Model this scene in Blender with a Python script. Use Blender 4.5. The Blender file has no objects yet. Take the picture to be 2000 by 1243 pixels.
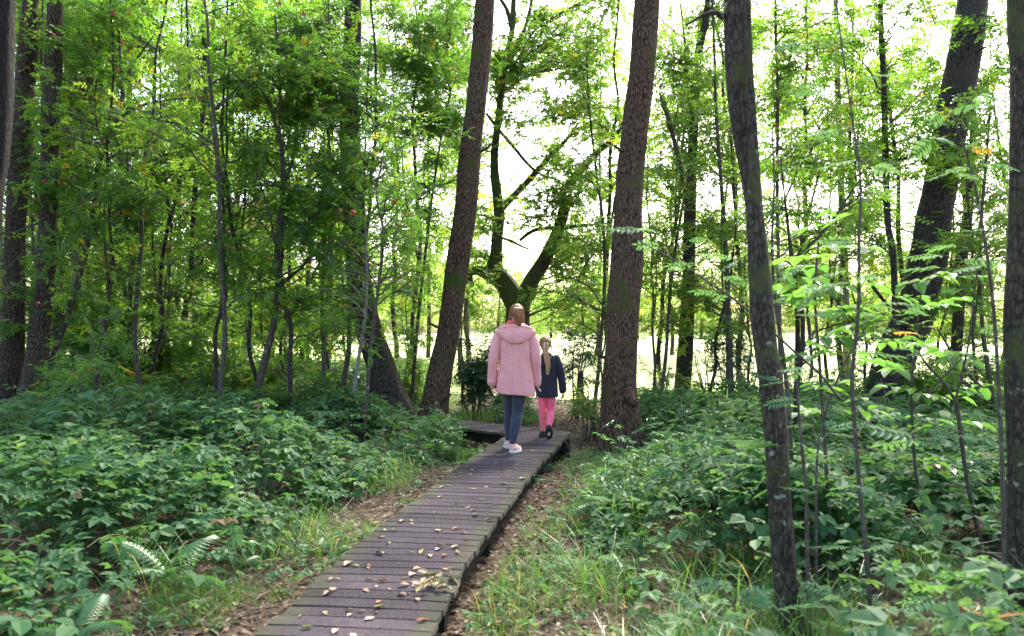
import bpy, bmesh, math, random
import numpy as np
from mathutils import Vector, Matrix, Euler

random.seed(7)
SC = bpy.context.scene
COL = SC.collection

# ------------------------------------------------------------------ camera
F = 1600.0                       # focal length in photo pixels (photo 2000 x 1243)
CZ = 1.74
PITCH = math.atan((640 - 621.5) / F)
cam_data = bpy.data.cameras.new('camera')
cam = bpy.data.objects.new('camera', cam_data)
COL.objects.link(cam)
cam.location = (0, 0, CZ)
cam.rotation_euler = (math.pi / 2 + PITCH, 0, 0)
cam_data.sensor_width = 36.0
cam_data.lens = 36.0 * F / 2000.0
cam_data.clip_start = 0.05
cam_data.clip_end = 2000
cam_data.dof.use_dof = True
cam_data.dof.focus_distance = 9.6
cam_data.dof.aperture_fstop = 2.2
SC.camera = cam

# ------------------------------------------------------------------ light
SUN_EL, SUN_AZ = math.radians(44), math.radians(24)      # azimuth from +Y towards +X: in front, to the right
world = bpy.data.worlds.new('World')
SC.world = world
world.use_nodes = True
wn = world.node_tree
for n in list(wn.nodes):
    wn.nodes.remove(n)
sky = wn.nodes.new('ShaderNodeTexSky')
sky.sky_type = 'NISHITA'
sky.sun_disc = False
sky.sun_elevation = SUN_EL
sky.sun_rotation = SUN_AZ
sky.air_density = 1.0
sky.dust_density = 4.0
sky.ozone_density = 1.0
bg = wn.nodes.new('ShaderNodeBackground')
bg.inputs['Strength'].default_value = 0.15
wo = wn.nodes.new('ShaderNodeOutputWorld')
wn.links.new(sky.outputs[0], bg.inputs[0])
wn.links.new(bg.outputs[0], wo.inputs[0])
sd = bpy.data.lights.new('sun', 'SUN')
sd.energy = 2.8
sd.angle = math.radians(12)
sd.color = (1.0, 0.95, 0.86)
sun = bpy.data.objects.new('sun', sd)
COL.objects.link(sun)
d = Vector((math.sin(SUN_AZ) * math.cos(SUN_EL), math.cos(SUN_AZ) * math.cos(SUN_EL), math.sin(SUN_EL)))
sun.rotation_euler = d.to_track_quat('Z', 'Y').to_euler()
SC.view_settings.view_transform = 'Standard'
SC.view_settings.look = 'None'
SC.view_settings.exposure = 2.32
SC.view_settings.gamma = 1.0
SC.cycles.max_bounces = 7
SC.cycles.diffuse_bounces = 4
SC.cycles.transmission_bounces = 4
SC.cycles.glossy_bounces = 2

# ------------------------------------------------------------------ helpers
SP, CP = math.sin(PITCH), math.cos(PITCH)

def P(u, v, Y):
    """photo direction (u, v) met at depth Y, as a world point"""
    x, y = (u - 1000) / F, (621.5 - v) / F
    yf, zf = CP - y * SP, SP + y * CP
    s = Y / yf
    return np.array((x * s, Y, CZ + zf * s))

def G(u, v, z=0.0):
    x, y = (u - 1000) / F, (621.5 - v) / F
    yf, zf = CP - y * SP, SP + y * CP
    s = (z - CZ) / zf
    return np.array((x * s, yf * s, z))

_H = np.random.RandomState(3).rand(64, 64, 64)

def noise3(p, scale=1.0):
    p = np.asarray(p, float) * scale
    i = np.floor(p).astype(int)
    f = p - i
    f = f * f * (3 - 2 * f)
    r = 0
    for dx in (0, 1):
        for dy in (0, 1):
            for dz in (0, 1):
                w = (f[..., 0] if dx else 1 - f[..., 0]) * (f[..., 1] if dy else 1 - f[..., 1]) * (f[..., 2] if dz else 1 - f[..., 2])
                r = r + w * _H[(i[..., 0] + dx) & 63, (i[..., 1] + dy) & 63, (i[..., 2] + dz) & 63]
    return r - 0.5

def ground_z(x, y):
    x = np.asarray(x, float); y = np.asarray(y, float)
    p = np.stack([x, y, np.zeros_like(x)], -1)
    return 0.16 * noise3(p, 0.35) + 0.05 * noise3(p, 1.3) + 0.02

class MB:
    """collects quads; build() links them as ONE mesh object"""
    def __init__(self):
        self.V, self.Fq, self.M, self.T, self.A, self.n = [], [], [], [], [], 0
    def add(self, V, Fq, mat=0, tint=0.5, across=0.5):
        V = np.asarray(V, float).reshape(-1, 3)
        Fq = np.asarray(Fq, int).reshape(-1, 4)
        self.V.append(V); self.Fq.append(Fq + self.n)
        self.M.append(np.full(len(Fq), mat))
        self.T.append(np.broadcast_to(np.asarray(tint, float), (len(V),)))
        self.A.append(np.broadcast_to(np.asarray(across, float), (len(V),)))
        self.n += len(V)
    def build(self, name, mats, parent=None, origin=(0, 0, 0), smooth=False, sm_mats=()):
        me = bpy.data.meshes.new(name)
        if self.n:
            V = np.concatenate(self.V) - np.asarray(origin, float)
            Q = np.concatenate(self.Fq); M = np.concatenate(self.M)
            me.vertices.add(len(V)); me.vertices.foreach_set('co', V.astype(np.float32).ravel())
            me.loops.add(Q.size); me.loops.foreach_set('vertex_index', Q.astype(np.int32).ravel())
            me.polygons.add(len(Q))
            me.polygons.foreach_set('loop_start', np.arange(0, Q.size, 4, dtype=np.int32))
            me.polygons.foreach_set('material_index', M.astype(np.int32))
            sm = np.full(len(Q), bool(smooth))
            for k in sm_mats:
                sm |= (M == k)
            me.polygons.foreach_set('use_smooth', sm)
            a = me.attributes.new('tint', 'FLOAT', 'POINT'); a.data.foreach_set('value', np.concatenate(self.T).astype(np.float32))
            a = me.attributes.new('across', 'FLOAT', 'POINT'); a.data.foreach_set('value', np.concatenate(self.A).astype(np.float32))
            me.update(calc_edges=True)
        for m in (mats if isinstance(mats, (list, tuple)) else [mats]):
            me.materials.append(m)
        o = bpy.data.objects.new(name, me)
        COL.objects.link(o)
        if parent is not None:
            o.parent = parent
        else:
            o.location = origin
        return o

def thing(name, label, cat, loc=(0, 0, 0), group=None, rz=0.0):
    o = bpy.data.objects.new(name, None)
    o.empty_display_size = 0.2
    COL.objects.link(o)
    o.location = loc; o.rotation_euler = (0, 0, rz)
    o['label'] = label; o['category'] = cat
    if group: o['group'] = group
    return o

def tag(o, label=None, cat=None, group=None, kind=None):
    if label: o['label'] = label
    if cat: o['category'] = cat
    if group: o['group'] = group
    if kind: o['kind'] = kind
    return o

def spline(pts, n):
    """Catmull-Rom through pts (k, d) -> (n, d)"""
    p = np.asarray(pts, float)
    if len(p) == 2:
        t = np.linspace(0, 1, n)[:, None]
        return p[0] * (1 - t) + p[1] * t
    p = np.vstack([2 * p[0] - p[1], p, 2 * p[-1] - p[-2]])
    seg = len(p) - 3
    t = np.linspace(0, seg - 1e-6, n)
    i = t.astype(int); f = (t - i)[:, None]
    a, b, c, e = p[i], p[i + 1], p[i + 2], p[i + 3]
    return 0.5 * (2 * b + (c - a) * f + (2 * a - 5 * b + 4 * c - e) * f ** 2 + (3 * b - a - 3 * c + e) * f ** 3)

def tube(mb, path, rad, nseg=6, mat=0, tint=0.5, relief=None, cap=True):
    path = np.asarray(path, float); rad = np.broadcast_to(np.asarray(rad, float), (len(path),))
    t = np.gradient(path, axis=0); t /= np.linalg.norm(t, axis=1)[:, None] + 1e-9
    ref = np.array((0, 1, 0.0)) if abs(t[:, 1]).mean() < 0.8 else np.array((1, 0, 0.0))
    s = np.cross(t, ref); s /= np.linalg.norm(s, axis=1)[:, None] + 1e-9
    w = np.cross(s, t)
    a = np.linspace(0, 2 * math.pi, nseg, endpoint=False)
    R = rad[:, None] * np.ones(nseg)
    if relief is not None:
        R = R * relief(a, path)
    V = path[:, None, :] + R[..., None] * (np.cos(a)[None, :, None] * s[:, None, :] + np.sin(a)[None, :, None] * w[:, None, :])
    n = len(path)
    i = np.arange(n - 1)[:, None] * nseg; j = np.arange(nseg)[None]; j2 = (j + 1) % nseg
    Q = np.stack([i + j, i + j2, i + nseg + j2, i + nseg + j], -1).reshape(-1, 4)
    V = V.reshape(-1, 3)
    if cap:
        V = np.vstack([V, path[0], path[-1]]); c0, c1 = n * nseg, n * nseg + 1
        k = np.arange(nseg); k2 = (k + 1) % nseg
        e = (n - 1) * nseg
        if nseg % 2 == 0:
            kk = np.arange(0, nseg, 2)
            Q = np.vstack([Q, np.stack([np.full_like(kk, c0), (kk + 2) % nseg, kk + 1, kk], -1),
                           np.stack([np.full_like(kk, c1), e + kk, e + kk + 1, e + (kk + 2) % nseg], -1)])
    mb.add(V, Q, mat, tint)

def box(mb, c, size, rz=0.0, mat=0, tint=0.5):
    x, y, z = np.asarray(size, float) / 2
    V = np.array([(-x, -y, -z), (x, -y, -z), (x, y, -z), (-x, y, -z), (-x, -y, z), (x, -y, z), (x, y, z), (-x, y, z)])
    cs, sn = math.cos(rz), math.sin(rz)
    V = V @ np.array([[cs, sn, 0], [-sn, cs, 0], [0, 0, 1]]) + np.asarray(c, float)
    mb.add(V, BOXQ, mat, tint)
BOXQ = [(0, 3, 2, 1), (4, 5, 6, 7), (0, 1, 5, 4), (1, 2, 6, 5), (2, 3, 7, 6), (3, 0, 4, 7)]

def scatter(mb, tpl, pos, yaw, pitch, roll, scale, tint, mat=0):
    """copies of a template (V, Q, T) with its x axis along yaw"""
    V, Q, T = tpl
    N = len(pos)
    if N == 0: return
    cy, sy = np.cos(yaw), np.sin(yaw); cp, sp = np.cos(pitch), np.sin(pitch); cr, sr = np.cos(roll), np.sin(roll)
    X = np.stack([cy * cp, sy * cp, sp], -1)
    Y0 = np.stack([-sy, cy, np.zeros(N)], -1)
    Z0 = np.cross(X, Y0)
    Yv = Y0 * cr[:, None] + Z0 * sr[:, None]
    Zv = np.cross(X, Yv)
    s = np.broadcast_to(np.asarray(scale, float), (N,))
    W = (V[None, :, 0, None] * X[:, None] + V[None, :, 1, None] * Yv[:, None] + V[None, :, 2, None] * Zv[:, None]) * s[:, None, None] + np.asarray(pos)[:, None]
    QQ = Q[None] + (np.arange(N) * len(V))[:, None, None]
    TT = np.broadcast_to(np.asarray(tint, float), (N,))[:, None] + T[None]
    mb.add(W.reshape(-1, 3), QQ.reshape(-1, 4), mat, TT.reshape(-1))

# ------------------------------------------------------------------ leaf templates
def leaflet(L, W, fold=0.15, droop=0.1, quads=2):
    if quads == 1:
        V = [(0, 0, 0), (L * .45, -W / 2, fold * W), (L, 0, -droop * L), (L * .45, W / 2, fold * W)]
        return np.array(V), np.array([(0, 1, 2, 3)])
    V = [(0, 0, 0), (L * .28, -W * .46, fold * W), (L * .66, -W * .4, fold * W - droop * L * .4), (L, 0, -droop * L),
         (L * .66, W * .4, fold * W - droop * L * .4), (L * .28, W * .46, fold * W)]
    return np.array(V), np.array([(0, 1, 2, 3), (0, 3, 4, 5)])

def place2(V, ang, off, pitch=0.0):
    c, s = math.cos(ang), math.sin(ang)
    cp, sp = math.cos(pitch), math.sin(pitch)
    x = V[:, 0] * cp - V[:, 2] * sp; z = V[:, 0] * sp + V[:, 2] * cp
    return np.stack([x * c - V[:, 1] * s, x * s + V[:, 1] * c, z], -1) + np.asarray(off, float)

def join(parts, rng, jit=0.06):
    Vs, Qs, Ts, n = [], [], [], 0
    for V, Q in parts:
        Vs.append(V); Qs.append(Q + n); n += len(V)
        Ts.append(np.full(len(V), rng.uniform(-jit, jit)))
    return np.concatenate(Vs), np.concatenate(Qs), np.concatenate(Ts)

def strip(p0, p1, w):
    p0, p1 = np.asarray(p0, float), np.asarray(p1, float)
    d = p1 - p0; s = np.array((-d[1], d[0], 0)); s /= np.linalg.norm(s) + 1e-9
    return np.array([p0 - s * w, p0 + s * w, p1 + s * w * .5, p1 - s * w * .5]), np.array([(0, 1, 2, 3)])

R0 = np.random.RandomState(11)

def t_pinnate(L=0.17, pairs=6, quads=1, lw=0.30):
    ps = [strip((0, 0, 0), (L, 0, -.1 * L), .0014)]
    for k in range(pairs):
        t = 0.2 + 0.72 * k / (pairs - 1)
        l = L * .33 * (1 - .25 * abs(t - .5))
        for s in (-1, 1):
            V, Q = leaflet(l, l * lw, .12, .15, quads)
            ps.append((place2(V, s * (1.05 + R0.uniform(-.1, .1)), (t * L, 0, -.1 * L * t * t), R0.uniform(-.25, .1)), Q))
    V, Q = leaflet(L * .3, L * .1, .1, .2, quads)
    ps.append((place2(V, 0, (L, 0, -.1 * L)), Q))
    return join(ps, R0)

def t_spray(L=0.30, n=8, leaf=0.085, w=0.6, quads=2):
    ps = [strip((0, 0, 0), (L, 0, 0), .002)]
    for k in range(n):
        t = 0.12 + .88 * k / (n - 1)
        l = leaf * R0.uniform(.75, 1.15)
        V, Q = leaflet(l, l * w, .14, .18, quads)
        a = (1 if k % 2 else -1) * R0.uniform(.4, 1.2) if k < n - 1 else 0
        ps.append((place2(V, a, (t * L, 0, R0.uniform(-.01, .01)), R0.uniform(-.5, .25)), Q))
    return join(ps, R0, .1)

def t_trifoliate(n=3, leaf=0.075, quads=2):
    ps = [strip((0, 0, -.03), (.045, 0, 0), .0015)]
    for a in ([0, 1.25, -1.25] if n == 3 else [0, .95, -.95, 1.9, -1.9]):
        l = leaf * (1.15 if a == 0 else R0.uniform(.82, 1.0))
        V, Q = leaflet(l, l * .68, .10, .16, quads)
        ps.append((place2(V, a + R0.uniform(-.1, .1), (.045 + .004 * math.cos(a), .004 * math.sin(a), 0), R0.uniform(-.3, .1)), Q))
    return join(ps, R0, .07)

def t_single(leaf=0.07, w=.62, quads=2):
    V, Q = leaflet(leaf, leaf * w, .14, .15, quads)
    return V, Q, np.zeros(len(V))

def t_fern(L=0.6, pairs=17):
    ps = []
    def rp(t): return np.array((L * (t - .12 * t ** 3), 0, L * (.42 * t - .62 * t * t)))
    for k in range(8):
        ps.append(strip(rp(k / 8), rp((k + 1) / 8), .003 * (1 - k / 10)))
    for k in range(pairs):
        t = .14 + .84 * k / (pairs - 1)
        l = L * .26 * math.sin(math.pi * min(1, (t * .92 + .12))) ** .8 + .012
        for s in (-1, 1):
            # each pinna a tapered toothed strip
            nt = 5
            for q in range(nt):
                f0 = q / nt; f1 = (q + .92) / nt
                w0, w1 = .0125 * (1 - f0) * L / .6 + .0025, .0125 * (1 - f1) * L / .6 + .001
                V = np.array([(l * f0, -w0, 0), (l * (f1 + .05), -w1 * .55, -.01 * q), (l * (f1 + .05), w1 * .55, -.01 * q), (l * f0, w0, 0)])
                ps.append((place2(V, s * 1.25, rp(t), -.15), np.array([(0, 1, 2, 3)])))
    return join(ps, R0, .05)

def t_blade(L=0.4, w=0.006, bend=0.5, seg=4):
    V, Q = [], []
    for k in range(seg + 1):
        t = k / seg
        x = L * bend * t * t; z = L * (t - .35 * bend * t * t * t)
        ww = w * (1 - t) ** .6 + .0004
        V += [(x, -ww / 2, z), (x, ww / 2, z)]
        if k: Q.append((2 * k - 2, 2 * k - 1, 2 * k + 1, 2 * k))
    return np.array(V), np.array(Q), np.zeros(len(V))

PIN = [t_pinnate(.18, 5, 1, .42) for _ in range(3)] + [t_spray(.22, 7, .075, .55, 2)]
PIN_BIG = [t_pinnate(.24, 6, 2, .36) for _ in range(3)]
SPR = [t_spray() for _ in range(4)]
SPR_LIGHT = [t_spray(.32, 6, .11, .62, 1) for _ in range(3)]
SPR_OAK = [t_spray(.28, 8, .10, .58, 2) for _ in range(3)]
SPR_FINE = [t_spray(.22, 9, .05, .6, 1) for _ in range(3)]
TRI = [t_trifoliate(3) for _ in range(4)] + [t_trifoliate(5, .066)]
TRI_LIGHT = [t_trifoliate(3, .085, 1) for _ in range(3)]
FERN = [t_fern() for _ in range(2)]
BLADES = [t_blade(.42, .007, .35), t_blade(.5, .006, .7), t_blade(.34, .008, .55), t_blade(.45, .006, 1.0)]

# ------------------------------------------------------------------ materials
def new_mat(name):
    m = bpy.data.materials.new(name); m.use_nodes = True
    nt = m.node_tree
    for n in list(nt.nodes): nt.nodes.remove(n)
    out = nt.nodes.new('ShaderNodeOutputMaterial')
    return m, nt, out

def ramp(nt, stops, fac):
    r = nt.nodes.new('ShaderNodeValToRGB')
    e = r.color_ramp.elements
    while len(e) > 1: e.remove(e[0])
    e[0].position = stops[0][0]; e[0].color = (*stops[0][1], 1)
    for p, c in stops[1:]:
        k = e.new(p); k.color = (*c, 1)
    nt.links.new(fac, r.inputs[0])
    return r.outputs[0]

def attr(nt, name):
    a = nt.nodes.new('ShaderNodeAttribute'); a.attribute_name = name
    return a.outputs['Fac']

def leaf_mat(name, dark, light, yellow, trans_gain=2.2, trans=0.42, rough=0.42, spec=0.5):
    m, nt, out = new_mat(name)
    t = attr(nt, 'tint')
    base = ramp(nt, [(0.0, dark), (0.55, tuple((a + b) / 2 for a, b in zip(dark, light))), (0.9, light), (0.965, light), (0.985, yellow)], t)
    b = nt.nodes.new('ShaderNodeBsdfPrincipled')
    b.inputs['Roughness'].default_value = rough
    b.inputs['Specular IOR Level'].default_value = spec
    nt.links.new(base, b.inputs['Base Color'])
    tr = nt.nodes.new('ShaderNodeBsdfTranslucent')
    mul = nt.nodes.new('ShaderNodeMix'); mul.data_type = 'RGBA'; mul.blend_type = 'MULTIPLY'
    mul.inputs['Factor'].default_value = 1.0
    nt.links.new(base, mul.inputs['A']); mul.inputs['B'].default_value = (trans_gain * 1.15, trans_gain, trans_gain * .55, 1)
    nt.links.new(mul.outputs['Result'], tr.inputs['Color'])
    mx = nt.nodes.new('ShaderNodeMixShader'); mx.inputs[0].default_value = trans
    nt.links.new(b.outputs[0], mx.inputs[1]); nt.links.new(tr.outputs[0], mx.inputs[2])
    nt.links.new(mx.outputs[0], out.inputs[0])
    return m

YEL = (.17, .14, .025)
ROWAN = leaf_mat('rowan_leaf', (.032, .092, .016), (.075, .175, .025), (.20, .13, .025), 2.9, .52)
ALDER = leaf_mat('alder_leaf', (.036, .095, .015), (.08, .175, .022), YEL, 3.0, .52)
OAKL = leaf_mat('oak_leaf', (.05, .12, .02), (.10, .20, .03), (.32, .26, .04), 2.4, .48)
FARL = leaf_mat('forest_leaf', (.065, .135, .02), (.125, .22, .035), YEL, 3.0, .56)
DARKL = leaf_mat('holly_leaf', (.018, .055, .018), (.035, .09, .025), (.05, .10, .03), 1.6, .25, .3)
BRAM = leaf_mat('bramble_leaf', (.034, .108, .040), (.11, .215, .085), (.15, .10, .06), 2.0, .38, .62, .22)
FERNL = leaf_mat('fern_leaf', (.04, .13, .04), (.075, .19, .055), (.25, .20, .05), 2.0, .38)
SAPL = leaf_mat('sapling_leaf', (.055, .15, .07), (.11, .23, .11), (.45, .25, .05), 1.7, .38, .68, .2)
GRASSM = leaf_mat('grass_blade', (.06, .17, .03), (.12, .27, .05), (.35, .30, .12), 1.8, .4, .4)
DRYM = leaf_mat('dry_leaf', (.09, .052, .034), (.30, .205, .135), (.44, .34, .22), 1.2, .15, .6, .3)

def bark_mat(name, c_dark, c_light, sx=24.0, sz=6.5, bump=1.0, moss=0.0, lichen=0.0, dist=0.035):
    m, nt, out = new_mat(name)
    tc = nt.nodes.new('ShaderNodeTexCoord')
    mp = nt.nodes.new('ShaderNodeMapping'); mp.inputs['Scale'].default_value = (sx, sx, sz)
    nt.links.new(tc.outputs['Object'], mp.inputs[0])
    vo = nt.nodes.new('ShaderNodeTexVoronoi'); vo.feature = 'DISTANCE_TO_EDGE'; vo.inputs['Scale'].default_value = 1.6
    no = nt.nodes.new('ShaderNodeTexNoise'); no.inputs['Scale'].default_value = 2.0; no.inputs['Detail'].default_value = 6; no.inputs['Roughness'].default_value = .65
    nt.links.new(mp.outputs[0], no.inputs['Vector'])
    wv = nt.nodes.new('ShaderNodeVectorMath'); wv.operation = 'MULTIPLY_ADD'
    nt.links.new(no.outputs['Color'], wv.inputs[0]); wv.inputs[1].default_value = (.9, .9, .9); nt.links.new(mp.outputs[0], wv.inputs[2])
    nt.links.new(wv.outputs[0], vo.inputs['Vector'])
    mm = nt.nodes.new('ShaderNodeMath'); mm.operation = 'MULTIPLY_ADD'; mm.inputs[1].default_value = 1.3
    nt.links.new(vo.outputs['Distance'], mm.inputs[0]); 
    m2 = nt.nodes.new('ShaderNodeMath'); m2.operation = 'MULTIPLY'; m2.inputs[1].default_value = .75
    nt.links.new(no.outputs['Fac'], m2.inputs[0]); nt.links.new(m2.outputs[0], mm.inputs[2])
    col = ramp(nt, [(0.36, c_dark), (0.74, c_light)], mm.outputs[0])
    big = nt.nodes.new('ShaderNodeTexNoise'); big.inputs['Scale'].default_value = 2.3; big.inputs['Detail'].default_value = 4
    nt.links.new(tc.outputs['Object'], big.inputs['Vector'])
    def mix(colA, colB, lo, hi, vec=None):
        r = ramp(nt, [(lo, (0, 0, 0)), (hi, (1, 1, 1))], vec or big.outputs['Fac'])
        x = nt.nodes.new('ShaderNodeMix'); x.data_type = 'RGBA'
        nt.links.new(r, x.inputs['Factor']); nt.links.new(colA, x.inputs['A']); x.inputs['B'].default_value = (*colB, 1)
        return x.outputs['Result']
    col = mix(col, tuple(c * .62 for c in c_light), .5, .75)
    if moss:
        col = mix(col, (.075, .095, .02), .62 - moss * .3, .72 - moss * .2)
    if lichen:
        n2 = nt.nodes.new('ShaderNodeTexNoise'); n2.inputs['Scale'].default_value = 14; n2.inputs['Detail'].default_value = 5
        nt.links.new(tc.outputs['Object'], n2.inputs['Vector'])
        col = mix(col, (.24, .25, .20), .66 - lichen * .2, .70, n2.outputs['Fac'])
    b = nt.nodes.new('ShaderNodeBsdfPrincipled'); b.inputs['Roughness'].default_value = .85; b.inputs['Specular IOR Level'].default_value = .25
    nt.links.new(col, b.inputs['Base Color'])
    bp = nt.nodes.new('ShaderNodeBump'); bp.inputs['Strength'].default_value = bump; bp.inputs['Distance'].default_value = dist
    nt.links.new(mm.outputs[0], bp.inputs['Height']); nt.links.new(bp.outputs[0], b.inputs['Normal'])
    nt.links.new(b.outputs[0], out.inputs[0])
    return m

BARK = bark_mat('rough_bark', (.016, .010, .007), (.225, .138, .090), moss=.22)
BARK_DARK = bark_mat('dark_bark', (.014, .011, .010), (.125, .10, .085))
BARK_LEFT = bark_mat('brown_dark_bark', (.014, .010, .008), (.155, .11, .082))
BARK_BLACK = bark_mat('blackish_bark', (.006, .005, .004), (.028, .022, .018))
BARK_MOSS = bark_mat('mossy_bark', (.03, .024, .016), (.12, .095, .065), 12, 4, .8, .75)
BARK_SMOOTH = bark_mat('smooth_bark', (.017, .014, .010), (.088, .070, .051), 22, 9, .7, .25, .05, .012)
BARK_THIN = bark_mat('young_bark', (.05, .04, .032), (.12, .10, .08), 30, 8, .3, 0, .15, .004)
BARK_PALE = bark_mat('pale_bark', (.14, .125, .11), (.30, .27, .24), 26, 10, .3, 0, .3, .004)

def simple_mat(name, c1, c2, scale=20, rough=.8, spec=.3, bump=0.0, detail=4, coord='Object', dist=.004, stretch=(1, 1, 1), lo=.35, hi=.65):
    m, nt, out = new_mat(name)
    tc = nt.nodes.new('ShaderNodeTexCoord')
    mp = nt.nodes.new('ShaderNodeMapping'); mp.inputs['Scale'].default_value = stretch
    nt.links.new(tc.outputs[coord], mp.inputs[0])
    no = nt.nodes.new('ShaderNodeTexNoise'); no.inputs['Scale'].default_value = scale; no.inputs['Detail'].default_value = detail
    nt.links.new(mp.outputs[0], no.inputs['Vector'])
    col = ramp(nt, [(lo, c1), (hi, c2)], no.outputs['Fac'])
    b = nt.nodes.new('ShaderNodeBsdfPrincipled'); b.inputs['Roughness'].default_value = rough; b.inputs['Specular IOR Level'].default_value = spec
    nt.links.new(col, b.inputs['Base Color'])
    if bump:
        bp = nt.nodes.new('ShaderNodeBump'); bp.inputs['Strength'].default_value = bump; bp.inputs['Distance'].default_value = dist
        nt.links.new(no.outputs['Fac'], bp.inputs['Height']); nt.links.new(bp.outputs[0], b.inputs['Normal'])
    nt.links.new(b.outputs[0], out.inputs[0])
    return m

SOIL = simple_mat('forest_soil', (.04, .028, .020), (.125, .092, .066), 9, .95, .1, .8, 10, dist=.03)
MEADOW = simple_mat('meadow_grass', (.30, .36, .15), (.50, .50, .27), 1.4, .9, .1, .5, 10, dist=.05)
BERRY = simple_mat('rowan_berry', (.30, .012, .010), (.48, .05, .02), 8, .35, .5)
TWIG = simple_mat('dry_twig', (.09, .06, .042), (.26, .19, .14), 12, .9, .2, .3)

# ------------------------------------------------------------------ ground, meadow
def grid_sheet(name, xs, ys, zf, mat, keep=None):
    X, Y = np.meshgrid(xs, ys)
    Z = zf(X, Y)
    V = np.stack([X, Y, Z], -1).reshape(-1, 3)
    nx, ny = len(xs), len(ys)
    i = np.arange(ny - 1)[:, None] * nx + np.arange(nx - 1)[None]
    Q = np.stack([i, i + 1, i + nx + 1, i + nx], -1).reshape(-1, 4)
    if keep is not None:
        c = V[Q].mean(1); Q = Q[keep(c[:, 0], c[:, 1])]
    mb = MB(); mb.add(V, Q)
    return mb.build(name, mat, smooth=True)

xs = np.unique(np.concatenate([np.linspace(-400, -40, 20), np.linspace(-40, 40, 180), np.linspace(-5, 5, 120), np.linspace(40, 400, 20)]))
ys = np.unique(np.concatenate([np.linspace(-60, 0, 20), np.linspace(0, 30, 100), np.linspace(2, 14, 140), np.linspace(30, 120, 60), np.linspace(120, 700, 20)]))
gr = grid_sheet('ground', xs, ys, lambda X, Y: ground_z(X, Y), SOIL)
tag(gr, 'brown forest floor of soil and rotting leaves', kind='structure')

MEDGE = np.array([(-400, 40), (-60, 40), (-14, 36), (-7, 29), (-3.5, 21.5), (1.5, 18.6), (8, 18.2), (16, 18.0), (60, 21), (400, 30)], float)
def meadow_y(x):
    x = np.asarray(x, float)
    p = np.stack([x, x * 0, x * 0], -1)
    return np.interp(x, MEDGE[:, 0], MEDGE[:, 1]) + 1.2 * noise3(p, .5)
xs = np.unique(np.concatenate([np.linspace(-300, -40, 30), np.linspace(-40, 45, 160), np.linspace(45, 300, 30)]))
sv = np.linspace(0, 1, 60) ** 1.5
X = np.repeat(xs[None], len(sv), 0)
Y = meadow_y(X) * (1 - sv[:, None]) + 190 * sv[:, None]
Z = ground_z(X, Y) + .02 + .35 * np.clip((Y - meadow_y(X)) / 8, 0, 1)
V = np.stack([X, Y, Z], -1).reshape(-1, 3); nx = len(xs)
i = np.arange(len(sv) - 1)[:, None] * nx + np.arange(nx - 1)[None]
mb = MB(); mb.add(V, np.stack([i, i + 1, i + nx + 1, i + nx], -1))
me_o = mb.build('meadow', MEADOW, smooth=True)
tag(me_o, 'bright open meadow of pale grass beyond the trees', kind='structure')

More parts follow.
